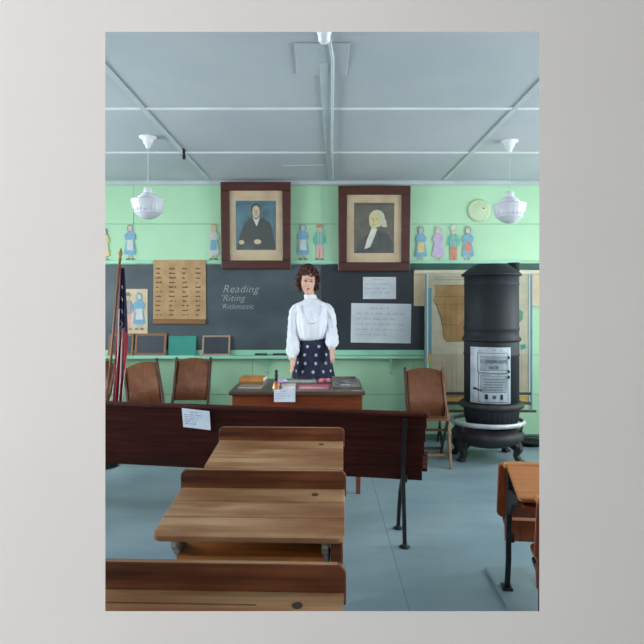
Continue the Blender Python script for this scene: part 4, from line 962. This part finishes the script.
# ------------------------------------------------------------------ long bench
BA = math.atan2(-0.19, 0.98)
bn = empty('bench', (0.60, 3.44, 0), BA, 'long dark wooden bench with slatted back and black iron legs across the room', 'bench')
BL = 3.0
lean = math.atan2(0.17, 0.40)
tn = Vector((0, 0.0, 0.768)); bt = Vector((0, 0.165, 0.345)); dv = (bt-tn); Ls = dv.length/5
for i in range(5):
    a = tn+dv*(i/5); b_ = tn+dv*((i+0.955)/5); mm = (a+b_)/2; ang = math.atan2(dv.y, -dv.z)
    q = MB(); xr_ = -0.0075*i; q.box(((-BL+xr_)/2, mm.y, mm.z), (BL+xr_, 0.018, (b_-a).length), M_bench, (ang, 0, 0)); q.build('back_slat', bn, bevel=0.003)
q = MB(); q.box((-BL/2+0.005, -0.006, 0.772), (BL+0.01, 0.045, 0.022), M_bench, (0.2, 0, 0)); q.build('top_rail', bn, bevel=0.007)
for i in range(4):
    q = MB(); q.box((-BL/2, 0.22+i*0.085, 0.405+0.006*i), (BL, 0.08, 0.02), M_bench, (R(3), 0, 0)); q.build('seat_slat', bn, bevel=0.003)
for x in (-0.125, -2.75):
    q = MB(); TB = Matrix.Translation((x, 0, 0)) @ Matrix.Rotation(-BA, 4, 'Z') @ Matrix.Translation((-x, 0, 0))
    q.strap([(x, -0.028, 0.75), (x, 0.035, 0.60), (x, 0.075, 0.45), (x, 0.06, 0.32), (x, 0.02, 0.14), (x, 0.0, 0.02)], 0.022, [0.02, 0.024, 0.028, 0.034, 0.028, 0.022], M_iron, TB)
    q.strap([(x, 0.08, 0.37), (x, 0.20, 0.36), (x, 0.44, 0.395), (x, 0.54, 0.40)], 0.02, [0.04, 0.028, 0.024, 0.02], M_iron)
    q.strap([(x, 0.10, 0.36), (x, 0.18, 0.28), (x, 0.25, 0.15), (x, 0.29, 0.02)], 0.022, [0.03, 0.026, 0.024, 0.022], M_iron, TB)
    for yy in (0.0, 0.29):
        q.lathe([(0.034, 0), (0.034, 0.006), (0.016, 0.014), (0.012, 0.03)], (x, yy, 0), M_iron, 16, T=TB)
    q.build('iron_support', bn, bevel=0.003)
# note on the bench
ct = Matrix.Rotation(BA, 4, 'Z')
u_ = -1.40
c = Vector((0.60, 3.44, 0)) + ct @ Vector((u_, 0.016-0.021, 0.695))
nc = note(182, 408.5, 211, 430.5, 3.70, 0, 'white typed note card stuck on the back of the long dark bench', lines=6)
nc.location = c; nc.rotation_euler = (Matrix.Rotation(BA, 4, 'Z') @ Matrix.Rotation(pi/2+math.atan2(0.165, 0.423), 4, 'X') @ Matrix.Rotation(R(-5), 4, 'Z')).to_euler()

# ------------------------------------------------------------------ school desks
YZX = Matrix(((0, 0, -1, 0), (1, 0, 0, 0), (0, 1, 0, 0), (0, 0, 0, 1)))
def school_desk(x, y, rz, label, W=0.585, dep=0.35, hf=0.745, hn=0.705, groove=False):
    """combination desk: sloped top toward the camera (-y), seat for the pupil in front on the far side (+y)"""
    root = empty('school_desk', (x, y, 0), rz, label, 'school desk', 'old school desks in the left row')
    ang = math.atan2(hf-hn, dep); L = math.hypot(dep, hf-hn)
    T = TR((0, 0, hf), (ang, 0, 0))
    cuts = [(-L, -L*0.64), (-L*0.632, -L*0.31), (-L*0.302, 0)]
    q = MB()
    for i, (a, b_) in enumerate(cuts):
        rs = (0.028, 0.028, 0, 0) if i == 0 else (0, 0, 0, 0)
        q.prism(rrect(-W/2, a, W/2, b_, rs), 0.018, M_desk, T @ Matrix.Translation((0, 0, -0.018)))
    q.box((0, -L*0.47, -0.014), (W-0.02, L*0.5, 0.006), M_shelf, T=T)
    if groove: q.box((-0.08, -0.05, 0.0004), (W*0.6, 0.004, 0.0008), M_lip, T=T)
    tp_ = q.build('desk_top', root, bevel=0.004, seg=3)
    q = MB(); q.lathe([(0.012, 0.0), (0.012, 0.0012), (0.010, 0.0014), (0.004, 0.001)], (W/2-0.103, -0.05, 0), M_shelf, 20, T=T); q.build('inkwell_hole', tp_)
    q = MB()      # raised lip at the far edge
    q.prism(rrect(-W/2-0.006, hf-0.03, W/2+0.006, hf+0.062, (0.004, 0.004, 0.022, 0.022)), 0.024, M_lip, TR((0, 0.026, 0), VERT)); lp = q.build('top_rail', root, bevel=0.006, seg=3)
    q = MB(); q.prism(rrect(-W/2+0.014, 0.005, W/2-0.014, 0.020, (0.005,)*4), 0.0012, M_desk, TR((0, 0, hf+0.0614))); q.build('worn_edge', lp, label='pale worn top edge')
    for (za_, zb_, ya, yb_) in ((0.57, hf-0.035, 0.045, 0.022), (0.44, 0.56, 0.06, 0.046)):
        h_ = math.hypot(zb_-za_, yb_-ya); an = math.atan2(ya-yb_, zb_-za_)
        q = MB(); q.box((0, (ya+yb_)/2, (za_+zb_)/2), (W-0.01, 0.014, h_), M_lip, (an, 0, 0)); q.build('backrest_slat', root, bevel=0.005)
    q = MB()      # book shelf under the top
    q.box((0, -dep*0.46, hn-0.088), (W-0.13, dep*0.8, 0.018), M_desk2); q.build('book_shelf', root)
    q = MB(); q.box((0, -0.03, (hf+hn)/2-0.05), (W-0.13, 0.012, 0.06), M_shelf); q.build('book_shelf_back', root)
    for s in (-1, 1):
        q = MB(); xx = s*(W/2-0.06); xo = s*(W/2-0.026)
        if s > 0: q.prism([(-dep*0.93, hn-0.022), (-0.02, hf-0.024), (-0.02, hn-0.16), (-dep*0.93, hn-0.14)], 0.036, M_lip, Matrix.Translation((xo+0.018, 0, 0)) @ YZX)
        if s > 0: q.build('side_panel', root, bevel=0.003)
        q = MB()
        q.strap([(xx, -0.02, hf-0.05), (xx, 0.0, hf-0.16), (xx, 0.0, 0.40), (xx, -0.03, 0.25), (xx, 0.0, 0.10), (xx, 0.03, 0.015)], 0.02, [0.05, 0.035, 0.04, 0.035, 0.028, 0.024], M_stand)
        q.strap([(xx, 0.0, hn-0.22), (xx, -dep*0.5, hn-0.13), (xx, -dep*0.9, hn-0.03)], 0.022, [0.09, 0.07, 0.025], M_stand)
        q.strap([(xx, 0.0, 0.37), (xx, 0.12, 0.34), (xx, 0.30, 0.36)], 0.018, [0.035, 0.028, 0.02], M_stand)
        q.strap([(xx, -0.01, 0.23), (xx, -0.08, 0.10), (xx, -0.13, 0.015)], 0.018, [0.03, 0.026, 0.022], M_stand)
        for yy in (0.03, -0.13): q.box((xx, yy, 0.008), (0.05, 0.05, 0.016), M_stand)
        q.build('iron_standard', root, bevel=0.003)
    for i in range(3):
        q = MB(); q.box((0, 0.105+i*0.085, 0.385+0.006*i), (W-0.02, 0.08, 0.018), M_lip, (R(4), 0, 0)); q.build('seat_slat', root, bevel=0.005)
    return root
school_desk(-0.236, 1.388, R(-2), 'nearest worn wooden school desk at the bottom left, cut by the frame', W=0.572, hf=0.741, hn=0.70, groove=True)
school_desk(-0.212, 2.15, R(-2), 'worn wooden school desk in the middle of the left row, wide top with small hole')
school_desk(-0.197, 2.90, R(-2), 'farthest worn wooden school desk of the left row, just before the long bench', W=0.598)
def small_desk(x, y, rz, label, W=0.60, dep=0.29, hf=0.640, hn=0.572, slat=0.03):
    """lower desk of the right row; x, y = far left corner of the top"""
    root = empty('school_desk', (x+W/2*math.cos(rz), y+W/2*math.sin(rz), 0), rz, label, 'school desk', 'black legged school desks in the right row')
    ang = math.atan2(hf-hn, dep); L = math.hypot(dep, hf-hn); T = TR((0, 0, hf), (ang, 0, 0))
    q = MB(); q.prism(rrect(-W/2, -L, W/2, -0.006, (0.02, 0.02, 0, 0)), 0.02, M_desk2, T @ Matrix.Translation((0, 0, -0.02))); q.build('desk_top', root, bevel=0.005, seg=3)
    q = MB(); q.prism(rrect(-W/2-0.012, -0.004, W/2+0.012, 0.055, (0, 0, 0.02, 0.02)), 0.026, M_desk2, TR((0, 0, hf-0.022))); q.build('top_rail', root, bevel=0.006, seg=3)
    q = MB(); q.prism(rrect(-W/2-slat, -0.278, W/2+slat, 0, (0.03, 0.03, 0.01, 0.01)), 0.016, M_orange, TR((0, 0.06, hf-0.012), (pi/2+R(12), 0, 0))); q.build('backrest', root, bevel=0.005)
    q = MB(); q.box((0, 0.115, 0.285), (W-0.02, 0.016, 0.10), M_orange, (R(-8), 0, 0)); q.build('lower_rail', root, bevel=0.004)
    q = MB(); q.box((0, -dep*0.48, hn-0.055), (W-0.06, dep*0.7, 0.012), M_orange); q.build('book_shelf', root)
    q = MB(); q.prism(rrect(-W/2+0.035, 0.12, W/2-0.035, 0.38, (0.01, 0.01, 0.05, 0.05)), 0.02, M_orange, TR((0, 0, 0.285), (R(3), 0, 0))); q.build('seat', root, bevel=0.005)
    for s in (-1, 1):
        xx = s*(W/2-0.014); q = MB()
        q.strap([(xx, 0.01, hf-0.035), (xx, 0.0, hf-0.15), (xx, 0.022, hf-0.26), (xx, 0.028, 0.33), (xx, 0.03, 0.18), (xx, 0.055, 0.07), (xx, 0.075, 0.012)], 0.024, [0.05, 0.045, 0.042, 0.03, 0.024, 0.024, 0.03], M_iron)
        q.strap([(xx, 0.0, hn-0.11), (xx, -dep*0.4, hn-0.055), (xx, -dep*0.85, hn-0.022)], 0.022, [0.12, 0.06, 0.022], M_iron)
        q.strap([(xx*0.93, 0.03, 0.27), (xx*0.93, 0.14, 0.275), (xx*0.93, 0.26, 0.295)], 0.018, [0.03, 0.026, 0.02], M_iron)
        q.box((xx, 0.075, 0.022), (0.05, 0.07, 0.012), M_iron)
        q.build('iron_standard', root, bevel=0.003)
    return root
RA = R(-7)
small_desk(0.880, 2.86, RA, 'golden oak school desk with black iron legs and visible top, right edge')
small_desk(0.857, 2.36, RA, 'school desk cut off at the bottom right corner, black leg showing', slat=0.0)
# floor runner under the right row
q = MB(); q.box((0, 0, 0.008), (0.19, 1.35, 0.016), mat('runner_paint', (134, 152, 160), (112, 132, 142), (3, 3, 3), 0.4))
q.build('desk_runner', loc=(0.942, 2.50, 0), rot=(0, 0, R(-1.5)), label='narrow blue painted floor runner under the right desk legs', cat='floor runner', bevel=0.002)
